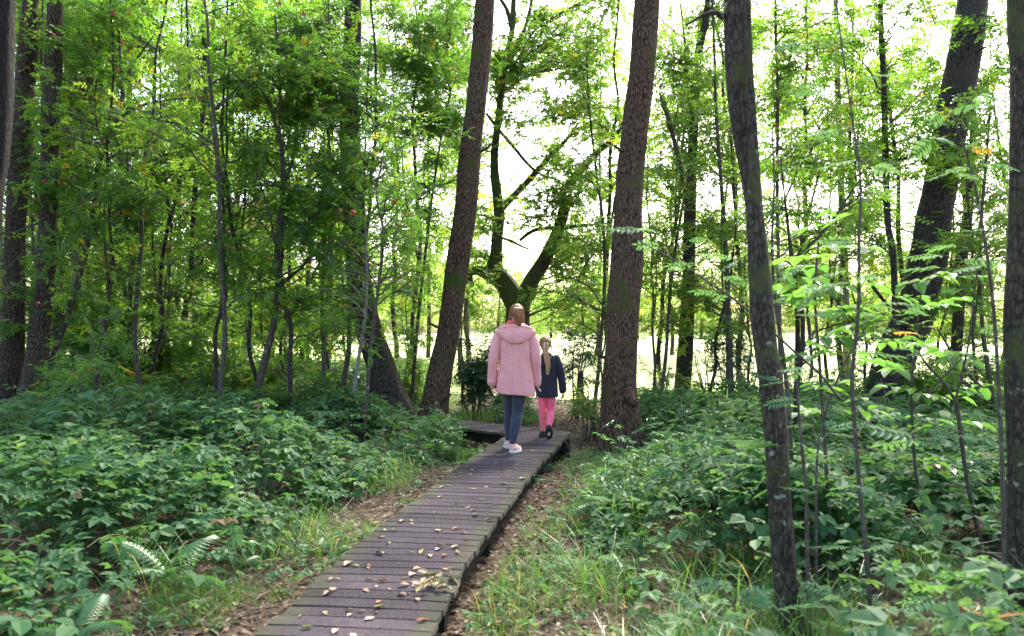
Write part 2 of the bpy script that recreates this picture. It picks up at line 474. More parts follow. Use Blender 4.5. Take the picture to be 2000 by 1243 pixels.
# ------------------------------------------------------------------ boardwalk
DZ = 0.32
CL = np.array([(-1.25, 0.6), (-.79, 3.77), (-.65, 5.175), (-.48, 6.28), (-.145, 8.35), (.115, 9.71), (.385, 11.09), (.52, 11.7)])
def deck_c(y): return np.interp(y, CL[:, 1], CL[:, 0])
HALF = 0.40
def wood_mat(name, grit):
    m, nt, out = new_mat(name)
    tc = nt.nodes.new('ShaderNodeTexCoord')
    t = attr(nt, 'tint'); ac = attr(nt, 'across')
    mp = nt.nodes.new('ShaderNodeMapping'); mp.inputs['Scale'].default_value = (3, 22, 22)
    mp.inputs['Rotation'].default_value = (0, 0, math.radians(9))
    nt.links.new(tc.outputs['Object'], mp.inputs[0])
    no = nt.nodes.new('ShaderNodeTexNoise'); no.inputs['Scale'].default_value = 3; no.inputs['Detail'].default_value = 7; no.inputs['Roughness'].default_value = .7
    nt.links.new(mp.outputs[0], no.inputs['Vector'])
    fi = nt.nodes.new('ShaderNodeTexNoise'); fi.inputs['Scale'].default_value = 160; fi.inputs['Detail'].default_value = 3
    nt.links.new(tc.outputs['Object'], fi.inputs['Vector'])
    bgn = nt.nodes.new('ShaderNodeTexNoise'); bgn.inputs['Scale'].default_value = 2.2; bgn.inputs['Detail'].default_value = 5
    nt.links.new(tc.outputs['Object'], bgn.inputs['Vector'])
    wood = ramp(nt, [(.3, (.05, .046, .032)), (.7, (.135, .125, .092))], no.outputs['Fac'])
    # edge -> centre mask (worn grey-purple tread in the middle, greenish weathered ends)
    msk = nt.nodes.new('ShaderNodeMath'); msk.operation = 'MULTIPLY_ADD'; msk.inputs[1].default_value = .10; msk.inputs[2].default_value = -.05
    nt.links.new(bgn.outputs['Fac'], msk.inputs[0])
    ad = nt.nodes.new('ShaderNodeMath'); ad.operation = 'ADD'; nt.links.new(ac, ad.inputs[0]); nt.links.new(msk.outputs[0], ad.inputs[1])
    mk = ramp(nt, [(.10, (0, 0, 0)), (.16, (1, 1, 1)), (.84, (1, 1, 1)), (.90, (0, 0, 0))], ad.outputs[0])
    gcol = ramp(nt, [(.3, (.046, .035, .040)), (.5, (.078, .061, .069)), (.68, (.155, .125, .138))], fi.outputs['Fac'])
    mx = nt.nodes.new('ShaderNodeMix'); mx.data_type = 'RGBA'
    nt.links.new(mk, mx.inputs['Factor']); nt.links.new(wood, mx.inputs['A']); nt.links.new(gcol, mx.inputs['B'])
    # plank to plank tint and stains
    v = nt.nodes.new('ShaderNodeMath'); v.operation = 'MULTIPLY_ADD'; v.inputs[1].default_value = .5; v.inputs[2].default_value = .62
    nt.links.new(t, v.inputs[0])
    st = ramp(nt, [(.3, (.7, .7, .7)), (.7, (1.15, 1.15, 1.15))], bgn.outputs['Fac'])
    m1 = nt.nodes.new('ShaderNodeMix'); m1.data_type = 'RGBA'; m1.blend_type = 'MULTIPLY'; m1.inputs['Factor'].default_value = 1
    nt.links.new(mx.outputs['Result'], m1.inputs['A']); nt.links.new(st, m1.inputs['B'])
    m2 = nt.nodes.new('ShaderNodeMix'); m2.data_type = 'RGBA'; m2.blend_type = 'MULTIPLY'; m2.inputs['Factor'].default_value = 1
    nt.links.new(m1.outputs['Result'], m2.inputs['A']); nt.links.new(v.outputs[0], m2.inputs['B'])
    b = nt.nodes.new('ShaderNodeBsdfPrincipled'); b.inputs['Roughness'].default_value = .88; b.inputs['Specular IOR Level'].default_value = .18
    nt.links.new(m2.outputs['Result'], b.inputs['Base Color'])
    bp = nt.nodes.new('ShaderNodeBump'); bp.inputs['Strength'].default_value = .6; bp.inputs['Distance'].default_value = .004
    nt.links.new(fi.outputs['Fac'], bp.inputs['Height'])
    nt.links.new(bp.outputs[0], b.inputs['Normal'])
    nt.links.new(b.outputs[0], out.inputs[0])
    return m
DECKM = wood_mat('weathered_decking', True)
BEAMM = simple_mat('shade_dark_beam_wood', (.006, .005, .004), (.020, .016, .013), 18, .9, .2, .4, 6, stretch=(1, 1, 6))  # near-black: the shade under the deck is put into the wood colour
WIREM, _nt, _out = new_mat('galvanised_wire')
_b = _nt.nodes.new('ShaderNodeBsdfPrincipled'); _b.inputs['Base Color'].default_value = (.12, .105, .11, 1); _b.inputs['Metallic'].default_value = .6; _b.inputs['Roughness'].default_value = .5
_nt.links.new(_b.outputs[0], _out.inputs[0])

bw = thing('boardwalk', 'narrow weathered timber boardwalk with a worn tread, turning aside beyond the walkers', 'boardwalk', (0, 0, 0))
rng = np.random.RandomState(5)
TH = 0.036
def plank(mb, l0, r0, l1, r1, ztop, tint, rs):
    """plank with grooved top; l/r = ends on the near edge (0) and far edge (1)"""
    n = 11
    tl = np.linspace(0, 1, n * 2)
    prof = []
    for k in range(n):
        a, b_ = k / n, (k + .62) / n
        prof += [(a, 0.0), (b_, 0.0), (b_ + .04 / n, -.004), ((k + .96) / n, -.004)]
    prof = [(0, -.004)] + prof[:-2] + [(1, -.004)]
    tt = np.array([p[0] for p in prof]); zz = np.array([p[1] for p in prof])
    tilt = rs.uniform(-.003, .003)
    L = l0[None] * (1 - tt[:, None]) + l1[None] * tt[:, None]; R = r0[None] * (1 - tt[:, None]) + r1[None] * tt[:, None]
    ns = 6
    f = np.linspace(0, 1, ns)
    V = L[:, None] * (1 - f[None, :, None]) + R[:, None] * f[None, :, None]
    z = ztop + zz[:, None] + tilt * (f[None] - .5) * 2 - .004 * (np.abs(f[None] - .5) * 2) ** 6
    V = np.concatenate([V, z[..., None]], -1)
    m = len(tt)
    i = np.arange(m - 1)[:, None] * ns + np.arange(ns - 1)[None]
    Q = np.stack([i, i + 1, i + ns + 1, i + ns], -1).reshape(-1, 4)
    mb.add(V.reshape(-1, 3), Q, 0, tint, np.tile(f, m))
    zb = ztop - TH
    c = np.array([(*l0, ztop - .005), (*r0, ztop - .005), (*r1, ztop - .005), (*l1, ztop - .005), (*l0, zb), (*r0, zb), (*r1, zb), (*l1, zb)])
    mb.add(c, [(0, 4, 5, 1), (1, 5, 6, 2), (2, 6, 7, 3), (3, 7, 4, 0), (4, 7, 6, 5)], 0, tint, [0, 1, 1, 0, 0, 1, 1, 0])

def half_clip(a, b_, p, n):
    """clip the segment a-b to the side of line (p, n) where dot >= 0"""
    da, db = np.dot(a - p, n), np.dot(b_ - p, n)
    if da < 0 and db < 0: return None
    if da >= 0 and db >= 0: return a, b_
    t = da / (da - db); m = a + (b_ - a) * t
    return (a, m) if da >= 0 else (m, b_)

mbp = MB(); mbw = MB()
CORN_L, CORN_F, CORN_R = np.array((-.07, 11.0)), np.array((.43, 11.55)), np.array((.811, 11.19))
# arc-length walk of the centre line
cl = spline(CL, 600); seg = np.r_[0, np.cumsum(np.linalg.norm(np.diff(cl, axis=0), axis=1))]
def cl_at(s):
    c = np.array([np.interp(s, seg, cl[:, 0]), np.interp(s, seg, cl[:, 1])])
    t = np.array([np.interp(s + .2, seg, cl[:, 0]), np.interp(s + .2, seg, cl[:, 1])]) - np.array([np.interp(s - .2, seg, cl[:, 0]), np.interp(s - .2, seg, cl[:, 1])])
    t /= np.linalg.norm(t)
    return c, t
s, PW, GAP = 0.0, .123, .016
def miter(a, b_):
    nl = np.array((.55, -.5)); nl /= np.linalg.norm(nl)          # keep the side towards the main deck (right of the mitre)
    r = half_clip(a, b_, CORN_L, nl)
    if r is None: return None
    nr = np.array((-(CORN_F - CORN_R)[1], (CORN_F - CORN_R)[0])); nr /= np.linalg.norm(nr)
    return half_clip(r[0], r[1], CORN_R, nr if np.dot(np.array((.1, 10)) - CORN_R, nr) > 0 else -nr)
while s < seg[-1] - .2:
    (c0, t0), (c1, t1) = cl_at(s), cl_at(s + PW)
    n0, n1 = np.array((t0[1], -t0[0])), np.array((t1[1], -t1[0]))
    jl, jr = rng.uniform(-.012, .012, 2)
    e0 = (c0 - n0 * (HALF + jl), c0 + n0 * (HALF + jr)); e1 = (c1 - n1 * (HALF + jl), c1 + n1 * (HALF + jr))
    if c1[1] > 10.6:
        e0, e1 = miter(*e0), miter(*e1)
        if e0 is None or e1 is None: break
    plank(mbp, e0[0], e0[1], e1[0], e1[1], DZ + rng.uniform(-.0015, .0015), rng.uniform(0, 1), rng)
    s += PW + GAP
D2 = np.array((-.74, .67)); D2 /= np.linalg.norm(D2); N2 = np.array((D2[1], -D2[0])) * 1.0     # N2 points to the far side
if np.dot(N2, CORN_F - CORN_L) < 0: N2 = -N2
W2 = float(np.dot(CORN_F - CORN_L, N2))
s2 = 0.02
while s2 < 1.45:
    a0, a1 = CORN_L + D2 * s2, CORN_L + D2 * (s2 + PW)
    j = rng.uniform(-.01, .01, 2)
    plank(mbp, a0 - N2 * j[0], a0 + N2 * (W2 + j[1]), a1 - N2 * j[0], a1 + N2 * (W2 + j[1]), DZ + rng.uniform(-.0015, .0015), rng.uniform(0, 1), rng)
    s2 += PW + GAP
mbp.build('decking', DECKM, bw)
# beams below the planks
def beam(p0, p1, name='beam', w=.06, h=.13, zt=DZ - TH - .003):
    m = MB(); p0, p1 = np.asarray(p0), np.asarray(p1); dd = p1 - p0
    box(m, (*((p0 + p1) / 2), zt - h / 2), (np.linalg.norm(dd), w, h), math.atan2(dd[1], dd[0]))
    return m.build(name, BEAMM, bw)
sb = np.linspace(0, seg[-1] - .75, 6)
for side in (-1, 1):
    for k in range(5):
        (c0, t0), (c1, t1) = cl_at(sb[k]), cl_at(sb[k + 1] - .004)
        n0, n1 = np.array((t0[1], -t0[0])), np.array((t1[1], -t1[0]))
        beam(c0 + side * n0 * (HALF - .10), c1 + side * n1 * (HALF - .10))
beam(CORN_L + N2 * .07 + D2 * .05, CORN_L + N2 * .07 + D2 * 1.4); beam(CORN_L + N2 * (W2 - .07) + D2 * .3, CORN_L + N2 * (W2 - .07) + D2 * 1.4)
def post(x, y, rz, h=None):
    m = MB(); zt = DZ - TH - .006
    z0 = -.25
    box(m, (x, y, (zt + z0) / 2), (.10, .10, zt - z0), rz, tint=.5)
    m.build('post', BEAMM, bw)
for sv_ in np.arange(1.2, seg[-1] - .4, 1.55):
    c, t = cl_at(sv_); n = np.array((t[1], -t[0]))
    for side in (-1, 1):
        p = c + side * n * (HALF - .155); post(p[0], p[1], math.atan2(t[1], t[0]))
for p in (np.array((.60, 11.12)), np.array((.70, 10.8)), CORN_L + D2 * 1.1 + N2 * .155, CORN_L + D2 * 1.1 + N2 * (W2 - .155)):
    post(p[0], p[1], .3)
# hexagonal wire netting stapled on the tread
mw = MB(); cell = .042
rows = int((11.0 - 1.0) / (cell * 1.5)); 
segsw = []
for r in range(rows):
    for c in range(13):
        x0 = (c - 6.2) * cell * 1.0 + (cell * .5 if r % 2 else 0); y0 = 1.2 + r * cell * 1.5
        pts = [(x0, y0), (x0 - cell * .5, y0 + cell * .5), (x0 + cell * .5, y0 + cell * .5), (x0, y0 - cell)]
        segsw += [(pts[0], pts[1]), (pts[0], pts[2]), (pts[0], pts[3])]
sg = np.array(segsw)
def wmap(q):
    return np.stack([deck_c(q[:, 1]) + q[:, 0], q[:, 1]], -1)
a, b_ = wmap(sg[:, 0]), wmap(sg[:, 1])
ok = (b_[:, 1] < 10.9)
a, b_ = a[ok], b_[ok]
dd = b_ - a; nn = np.stack([-dd[:, 1], dd[:, 0]], -1) / np.linalg.norm(dd, axis=1)[:, None] * .00032
zw = np.full((len(a), 1), DZ + .0055)
V = np.stack([np.c_[a - nn, zw], np.c_[a + nn, zw], np.c_[b_ + nn, zw], np.c_[b_ - nn, zw]], 1).reshape(-1, 3)
mw.add(V, np.arange(len(V)).reshape(-1, 4))
mw.build('wire_netting', WIREM, bw)

# ------------------------------------------------------------------ trees
def bark_relief(seed, depth=.06, flare=.5, zbase=0.0, fscale=.35, lobes=5):
    rs = np.random.RandomState(seed); ph = rs.uniform(0, 6.28); off = rs.uniform(0, 50, 3)
    def f(a, path):
        z = path[:, 2][:, None]; A = a[None]
        p1 = np.stack([np.cos(A) * 5 + 0 * z, np.sin(A) * 5 + 0 * z, z * 2.2 + 0 * A], -1) + off
        p2 = np.stack([np.cos(A) * 1.2 + 0 * z, np.sin(A) * 1.2 + 0 * z, z * 1.1 + 0 * A], -1) + off
        r = 1 + depth * 1.6 * noise3(p1) + depth * 2.0 * noise3(p2)
        h = np.clip(z - zbase, 0, None)
        r = r + flare * np.exp(-h / fscale) * (.45 + .55 * np.cos(lobes * A + ph + .6 * np.sin(2 * A)))
        return r
    return f

def bez(a, m, b_, n):
    t = np.linspace(0, 1, n)[:, None]
    return (1 - t) ** 2 * a + 2 * t * (1 - t) * m + t * t * b_

def crown(mb, rng, A, AR, clumps, tpls, usize, tint=(.1, .9), leaf_idx=1, wood_idx=0, droop=-.1, yellow=.02, sub=9, flat=.25):
    """leafy sprays on twigs growing from the wood points A (radii AR) out to each clump (centre, radii, n)"""
    for (c, r, n) in clumps:
        c = np.asarray(c, float); r = np.broadcast_to(np.asarray(r, float), (3,))
        dl = c[None] - A; h = np.hypot(dl[:, 0], dl[:, 1])
        cost = np.abs(A[:, 2] - (c[2] - .4 * h)) + .35 * np.linalg.norm(dl, axis=1)
        k = int(np.argmin(cost)); a = A[k]
        L = np.linalg.norm(c - a)
        mid = (a + c) / 2 + np.array((0, 0, .12 * L)) + rng.normal(0, .08 * L, 3)
        r0 = min(AR[k] * .6, .007 * L + .006)
        path = bez(a, mid, c, 10)
        path[1:-1] += rng.normal(0, .018 * L, (8, 3))
        tube(mb, path, np.linspace(r0, r0 * .35, 10), 6, wood_idx, .5, cap=False)
        K = max(3, int(round(n / sub)))
        per = max(2, int(math.ceil(n / K)))
        base_i = np.clip((rng.uniform(.35, 1.0, K) * 9).astype(int), 0, 9)
        for q in range(K):
            while True:
                e = rng.uniform(-1, 1, 3)
                if e @ e <= 1: break
            e = e * rng.uniform(.75, 1.3)
            end = c + e * r
            st = path[base_i[q]]
            l = np.linalg.norm(end - st) + 1e-6
            m2 = (st + end) / 2 + np.array((0, 0, .08 * l)) + rng.normal(0, .06 * l, 3)
            sp = bez(st, m2, end, 6)
            tube(mb, sp, np.linspace(max(.0045, r0 * .4), .002, 6), 4, wood_idx, .5, cap=False)
            t = rng.uniform(.30, 1.03, per)
            pos = (1 - t[:, None]) ** 2 * st + 2 * (t * (1 - t))[:, None] * m2 + t[:, None] ** 2 * end
            dv = end - st
            yaw0 = math.atan2(dv[1], dv[0])
            pos = pos + rng.normal(0, .05 * min(1, l) + .02, (per, 3)) * np.array((1, 1, .6))
            yaw = yaw0 + rng.choice([-1, 1], per) * np.abs(rng.normal(.6, .5, per))
            pit = rng.normal(droop, flat, per); rol = rng.normal(0, .35, per)
            ct = rng.uniform(*tint)
            tn = np.clip(ct + rng.normal(0, .14, per), 0, .88)
            tn = np.where(rng.rand(per) < yellow, 1.0, tn)
            tp = rng.randint(0, len(tpls), per); sc = usize * rng.uniform(.75, 1.2, per)
            for w in range(len(tpls)):
                k_ = tp == w
                if k_.any(): scatter(mb, tpls[w], pos[k_], yaw[k_], pit[k_], rol[k_], sc[k_], tn[k_], leaf_idx)

def rand_clumps(rng, base, z0, z1, R, n, cr, per, squash=.55, lean=(0, 0), hollow=.35):
    out = []
    for _ in range(n):
        t = rng.rand(); z = z0 + (z1 - z0) * t
        rr = R * math.sin(math.pi * min(.97, .22 + .75 * t)) * math.sqrt(rng.uniform(hollow, 1))
        a = rng.uniform(0, 6.283)
        s = cr * rng.uniform(.7, 1.3)
        out.append(((base[0] + rr * math.cos(a) + lean[0] * z, base[1] + rr * math.sin(a) + lean[1] * z, z), (s, s, s * squash), int(per * rng.uniform(.7, 1.3))))
    return out

def px_clumps(lst, Y, unit_area, cover=1.0, dd=.9, rng=None, dY=1.2):
    """clumps given where the photo shows them: (u, v, ru, rv[, cover])"""
    out = []
    rg = rng if rng is not None else np.random.RandomState(1)
    for c in lst:
        u, v, ru, rv = c[:4]; cv = cover * (c[4] if len(c) > 4 else 1)
        for q in range(3):                  # each photo clump becomes three overlapping tufts
            y = Y + rg.uniform(-dY, dY); k = y / F
            a_ = rg.uniform(0, 6.28); rr_ = rg.uniform(.2, .95); sz = rg.uniform(.75, 1.15)
            out.append((P(u + ru * rr_ * math.cos(a_), v + rv * rr_ * math.sin(a_), y), (ru * k * sz, dd * sz, rv * k * sz), int(cv * math.pi * ru * rv * k * k / unit_area * .27) + 3))
    return out

def px_path(pts, Y, dy=0.0, n=60, extra=None):
    """(u, v, w) along a stem -> world path with radii"""
    p = np.array([[*P(u, v, Y + dy * i / max(1, len(pts) - 1)), w * .5 * Y / F] for i, (u, v, w) in enumerate(pts)])
    if extra is not None: p = np.vstack([p, extra])
    q = spline(p, n)
    return q[:, :3], np.clip(q[:, 3], .002, None)

def stub(u0, v0, u1, v1, w, Y, dy=-.2):
    return px_path([(u0, v0, w), ((u0 + u1) / 2, (v0 + v1) / 2 + 3, w * .8), (u1, v1, w * .6)], Y, dy, n=10)

def make_tree(name, label, cat, stems, bark, leafm, clumps, tpls, usize, seed, group=None, depth=.06, flare=.45, nseg=20, step=.09,
              tint=(.1, .85), yellow=.01, droop=-.12, berries=None, sub=6, flat=.42, lobes=5, fscale=.35):
    """thing > trunk, crown (> twigs and leaves), berry_cluster"""
    rng = np.random.RandomState(seed)
    b0 = stems[0][0][0]
    gz = float(ground_z(b0[0], b0[1]))
    root = thing(name, label, cat, (b0[0], b0[1], gz), group)
    org = np.array((b0[0], b0[1], gz))
    mt = MB(); A, AR = [], []
    for k, (path, rad) in enumerate(stems):
        if k == 0 and path[0, 2] > gz - .15:
            path = np.vstack([path[0] + np.array((0, 0, gz - .2 - path[0, 2])), path]); rad = np.r_[rad[0] * 1.05, rad]
        L = np.linalg.norm(np.diff(path, axis=0), axis=1).sum()
        n = int(np.clip(L / step, 8, 170))
        q = spline(np.c_[path, rad], n)
        fl = flare if k == 0 else 0
        ns = nseg if rad.max() > .05 else max(6, nseg // 2)
        ns += ns % 2
        tube(mt, q[:, :3], np.clip(q[:, 3], .002, None), ns, 0, .5, bark_relief(seed * 7 + k, depth, fl, gz, fscale, lobes))
        A.append(q[:, :3]); AR.append(q[:, 3])
    mt.build('trunk', bark, root, org, smooth=True)
    A = np.vstack(A); AR = np.concatenate(AR)
    if clumps:
        mc = MB()
        crown(mc, rng, A, AR, clumps, tpls, usize, tint, 1, 0, droop, yellow, sub, flat)
        mc.build('crown', [bark, leafm], root, org, sm_mats=(0,))
    if berries:
        for (u, v, Y) in berries:
            add_berries(root, org, P(u, v, Y), rng)
    return root

# berry cluster mesh, shared
def _berry_mesh():
    bm = bmesh.new(); rs = np.random.RandomState(4)
    for _ in range(34):
        p = np.clip(rs.normal(0, 1, 3), -1.5, 1.5) * np.array((.019, .019, .012))
        bmesh.ops.create_icosphere(bm, subdivisions=1, radius=.0075 * rs.uniform(.85, 1.15), matrix=Matrix.Translation(p))
    me = bpy.data.meshes.new('berry_cluster'); bm.to_mesh(me); bm.free(); me.materials.append(BERRY); return me
BERRY_ME = _berry_mesh()
def add_berries(root, org, p, rng):
    o = bpy.data.objects.new('berry_cluster', BERRY_ME); COL.objects.link(o); o.parent = root
    o.location = np.asarray(p) - org; o.rotation_euler = rng.uniform(-.5, .5, 3); o.scale = [rng.uniform(.6, 1.15)] * 3

UA_PIN, UA_SPR = .0014, .0038
RG = np.random.RandomState(21)
RC = lambda seed: np.random.RandomState(seed)

def top_crown(path, rng, n, R, z1, cr, per):
    """overhead crown round the upper stem, above the frame"""
    tip = path[-1]
    return rand_clumps(rng, (tip[0], tip[1]), 7.8, z1, R, n // 2, cr, per)

# --- big trunks -------------------------------------------------------------
st = px_path([(-62, 900, 62), (-40, 650, 56), (-23, 390, 50), (-9, 300, 46), (0, 150, 46), (5, 0, 46), (12, -400, 40), (20, -1300, 24)], 6.0)
make_tree('alder_tree', 'dark rough trunk cut off by the photo edge at the upper left', 'tree', [st], BARK_BLACK, ALDER,
          rand_clumps(RC(1), (st[0][-1][0], 6.5), 6.3, 11, 2.2, 10, .8, 60), SPR_LIGHT, 1.0, 101, 'tall rough-barked alders', .09, nseg=26)
st = px_path([(8, 860, 66), (14, 770, 56), (20, 700, 48), (24, 600, 40), (30, 450, 38), (45, 220, 36), (62, 0, 32), (95, -500, 26), (120, -900, 16)], 13.3)
make_tree('alder_tree', 'upright rough brown trunk, leftmost of the close pair beside the bramble bank', 'tree', [st], BARK_LEFT, ALDER,
          top_crown(st[0], RC(2), 12, 2.6, 13, .9, 60), SPR_LIGHT, 1.1, 102, 'tall rough-barked alders', .09, nseg=30)
st = px_path([(50, 862, 74), (58, 790, 52), (72, 700, 38), (81, 617, 33), (90, 545, 33), (94, 450, 32), (99, 220, 32), (110, 0, 30), (128, -500, 24), (140, -900, 15)], 13.0)
make_tree('alder_tree', 'rough brown trunk just right of its upright twin beside the bramble bank', 'tree', [st], BARK_LEFT, ALDER,
          top_crown(st[0], RC(3), 12, 2.6, 13, .9, 60), SPR_LIGHT, 1.1, 103, 'tall rough-barked alders', .09, nseg=30)
st = px_path([(60, 800, 30), (85, 480, 26), (128, 280, 22), (162, 180, 17), (190, 80, 12), (215, -160, 8)], 16.5)
make_tree('alder_tree', 'thin leaning trunk slanting rightwards behind the pair of brown trunks', 'tree', [st], BARK, ALDER,
          px_clumps([(180, 60, 90, 70), (230, -60, 110, 90)], 16.5, UA_SPR, 1.3, rng=RC(4)), SPR, 1.0, 104, None, .07)
st = px_path([(150, 790, 20), (146, 400, 16), (145, 100, 14), (146, 0, 13), (150, -500, 8)], 20)
make_tree('alder_tree', 'slim pale straight trunk showing between the brown pair and the first rowan', 'tree', [st], BARK_PALE, ALDER,
          px_clumps([(120, 60, 90, 80), (200, 10, 90, 60), (160, 200, 70, 60)], 20, UA_SPR, 1.3, rng=RC(5)), SPR, 1.1, 105, None, .05)
st = px_path([(768, 848, 120), (764, 815, 92), (752, 765, 68), (742, 710, 56), (721, 648, 54), (706, 577, 48), (695, 480, 44), (688, 350, 42), (682, 200, 38), (690, 0, 32), (700, -600, 22)], 14.6)
make_tree('alder_tree', 'big dark trunk with a flared foot, half hidden in leaves beside the reddish leaning trunk', 'tree', [st], BARK_DARK, ALDER,
          top_crown(st[0], RC(6), 14, 3, 13, 1.0, 70), SPR_LIGHT, 1.1, 106, 'tall rough-barked alders', .09, nseg=30, flare=.25)
st = px_path([(836, 862, 74), (841, 842, 64), (846, 810, 55), (851, 776, 50), (863, 710, 45), (878, 643, 43), (892, 533, 46), (911, 400, 45), (920, 290, 42), (936, 145, 40), (947, 0, 39), (975, -500, 30), (985, -900, 18)], 13.7)
make_tree('alder_tree', 'tall reddish brown trunk leaning right, left of the woman in pink', 'tree', [st, stub(868, 640, 840, 632, 7, 13.7), stub(930, 300, 962, 280, 6, 13.7), stub(850, 790, 880, 770, 9, 13.6)], BARK, ALDER,
          top_crown(st[0], RC(7), 12, 2.6, 13.5, .9, 60), SPR_LIGHT, 1.1, 107, 'tall rough-barked alders', .08, nseg=36, flare=.2, step=.06)
st = px_path([(1212, 900, 98), (1212, 880, 92), (1213, 820, 78), (1210, 754, 68), (1215, 665, 63), (1219, 577, 64), (1225, 488, 64), (1227, 400, 54), (1235, 290, 52), (1254, 145, 50), (1264, 0, 52), (1290, -500, 42), (1310, -1100, 24)], 11.3)
make_tree('alder_tree', 'thick brown trunk with a seam down its swollen foot, right of the girl', 'tree', [st, stub(1230, 300, 1200, 285, 7, 11.3), stub(1222, 760, 1240, 790, 26, 11.15), stub(1186, 700, 1170, 690, 8, 11.3)], BARK, ALDER,
          top_crown(st[0], RC(8), 14, 2.8, 13.5, .9, 60), SPR_LIGHT, 1.1, 108, 'tall rough-barked alders', .08, nseg=36, flare=.10, step=.06, lobes=3)
st = px_path([(1322, 815, 40), (1329, 790, 30), (1338, 690, 31), (1345, 545, 24), (1348, 400, 23), (1355, 250, 17), (1365, 100, 15), (1384, 0, 14), (1400, -300, 10)], 17.2)
make_tree('alder_tree', 'slender leafy trunk at the meadow edge, behind and right of the seamed trunk', 'tree', [st], BARK_DARK, OAKL,
          px_clumps([(1350, 120, 90, 80, .8), (1420, 60, 80, 70, .8), (1320, 300, 70, 80, .8), (1410, 250, 60, 60, .6), (1390, 430, 80, 60, .8), (1310, 500, 60, 50, .7), (1400, 560, 70, 45, .7), (1330, 620, 40, 50, .4)], 17.2, UA_SPR, 1.0, rng=RC(9)),
          SPR, .95, 109, None, .08, flare=.3)
lo = px_path([(1560, 1300, 50), (1553, 1243, 46), (1536, 1150, 45), (1524, 1000, 44), (1515, 850, 45), (1508, 765, 46), (1497, 690, 45), (1489, 617, 46), (1484, 545, 43), (1477, 450, 36), (1474, 400, 31), (1472, 290, 20), (1466, 150, 13), (1462, 0, 9), (1455, -300, 6)], 4.6)
up = px_path([(1472, 440, 24), (1462, 350, 28), (1450, 270, 36), (1444, 200, 44), (1440, 120, 48), (1438, 60, 47), (1437, 0, 45), (1428, -400, 38), (1420, -1500, 26)], 4.72)
br = px_path([(1415, 35, 13), (1395, 25, 10), (1370, 32, 7), (1340, 50, 4)], 4.7)
make_tree('alder_tree', 'near dark trunk forking into a fat and a slim stem, in the bramble bank', 'tree', [lo, up, br], BARK_SMOOTH, ALDER,
          rand_clumps(RC(10), (1.1, 4.9), 4.6, 8, 1.8, 8, .7, 45), SPR_LIGHT, 1.0, 110, None, .035, nseg=24, flare=.2, step=.05)
st = px_path([(1704, 850, 96), (1716, 810, 84), (1735, 760, 78), (1752, 690, 74), (1785, 620, 72), (1804, 545, 70), (1818, 480, 70), (1828, 410, 62), (1850, 290, 58), (1877, 145, 61), (1899, 0, 55), (1935, -400, 44), (1960, -900, 26)], 14.0)
make_tree('alder_tree', 'massive crooked trunk leaning right, among the shrubs before the meadow', 'tree', [st, stub(1770, 640, 1690, 540, 9, 13.7)], BARK_DARK, ALDER,
          top_crown(st[0], RC(11), 14, 3, 13.5, 1.0, 60) + px_clumps([(1800, 230, 70, 50, .6), (1930, 300, 60, 60, .5), (1950, 60, 60, 50, .5)], 13.5, UA_SPR, .8, rng=RC(12)), SPR_LIGHT, .9, 111, 'tall rough-barked alders', .08, nseg=34, flare=.2, step=.06)
st = px_path([(2010, 1330, 78), (2008, 1150, 72), (2006, 900, 70), (2002, 690, 72), (2002, 600, 72), (2006, 450, 62), (2008, 145, 64), (2004, 0, 68), (2000, -600, 60), (1990, -1500, 40)], 4.9)
make_tree('alder_tree', 'mottled trunk with knobbly lumps cut off by the right photo edge', 'tree', [st], BARK_SMOOTH, ALDER,
          rand_clumps(RC(13), (3.4, 5.2), 5.0, 9, 2, 8, .8, 45), SPR_LIGHT, 1.0, 112, None, .12, nseg=24, flare=.2, step=.05)
st = px_path([(1752, 850, 14), (1750, 700, 13), (1745, 508, 12), (1734, 434, 12), (1729, 290, 12), (1727, 180, 11), (1721, 60, 10), (1720, -60, 9), (1718, -400, 6)], 13.2)
make_tree('young_alder', 'thin dark straight trunk left of the massive crooked trunk', 'tree', [st], BARK_DARK, ALDER,
          px_clumps([(1700, 60, 80, 60, .5), (1780, 100, 60, 60, .5), (1680, 240, 60, 60, .6), (1770, 300, 60, 60, .6), (1690, 420, 60, 50, .7), (1640, 60, 60, 60, .5), (1740, 200, 60, 60, .6), (1800, 330, 50, 50, .5), (1660, 330, 60, 50, .6), (1790, 20, 60, 40, .5)], 13.2, UA_SPR, 1.0, rng=RC(14)), SPR, .8, 113, None, .05, nseg=10, flare=.2)
st = px_path([(1655, 790, 17), (1652, 600, 15), (1648, 470, 14), (1641, 330, 13), (1637, 200, 12), (1632, 0, 9), (1630, -300, 6)], 21)
make_tree('young_alder', 'pale slim trunk standing against the white sky beyond the thin dark trunk', 'tree', [st], BARK_PALE, FARL,
          px_clumps([(1600, 60, 100, 70, .6), (1660, 200, 80, 60, .5), (1590, 300, 90, 60, .5), (1700, 400, 80, 50, .5), (1610, 470, 80, 50, .7), (1680, 560, 80, 40, .6), (1740, 480, 80, 60, .7), (1760, 130, 90, 70, .5), (1690, 300, 80, 60, .5), (1520, 180, 80, 80, .5), (1560, 560, 80, 50, .8), (1760, 600, 80, 40, .7)], 21, UA_SPR, 1.0, rng=RC(15)), SPR, 1.1, 114, None, .05, nseg=10)
st = px_path([(1846, 850, 26), (1854, 800, 22), (1865, 725, 21), (1879, 508, 20), (1893, 400, 16), (1900, 250, 11), (1905, 100, 8), (1910, -200, 5)], 15.8)
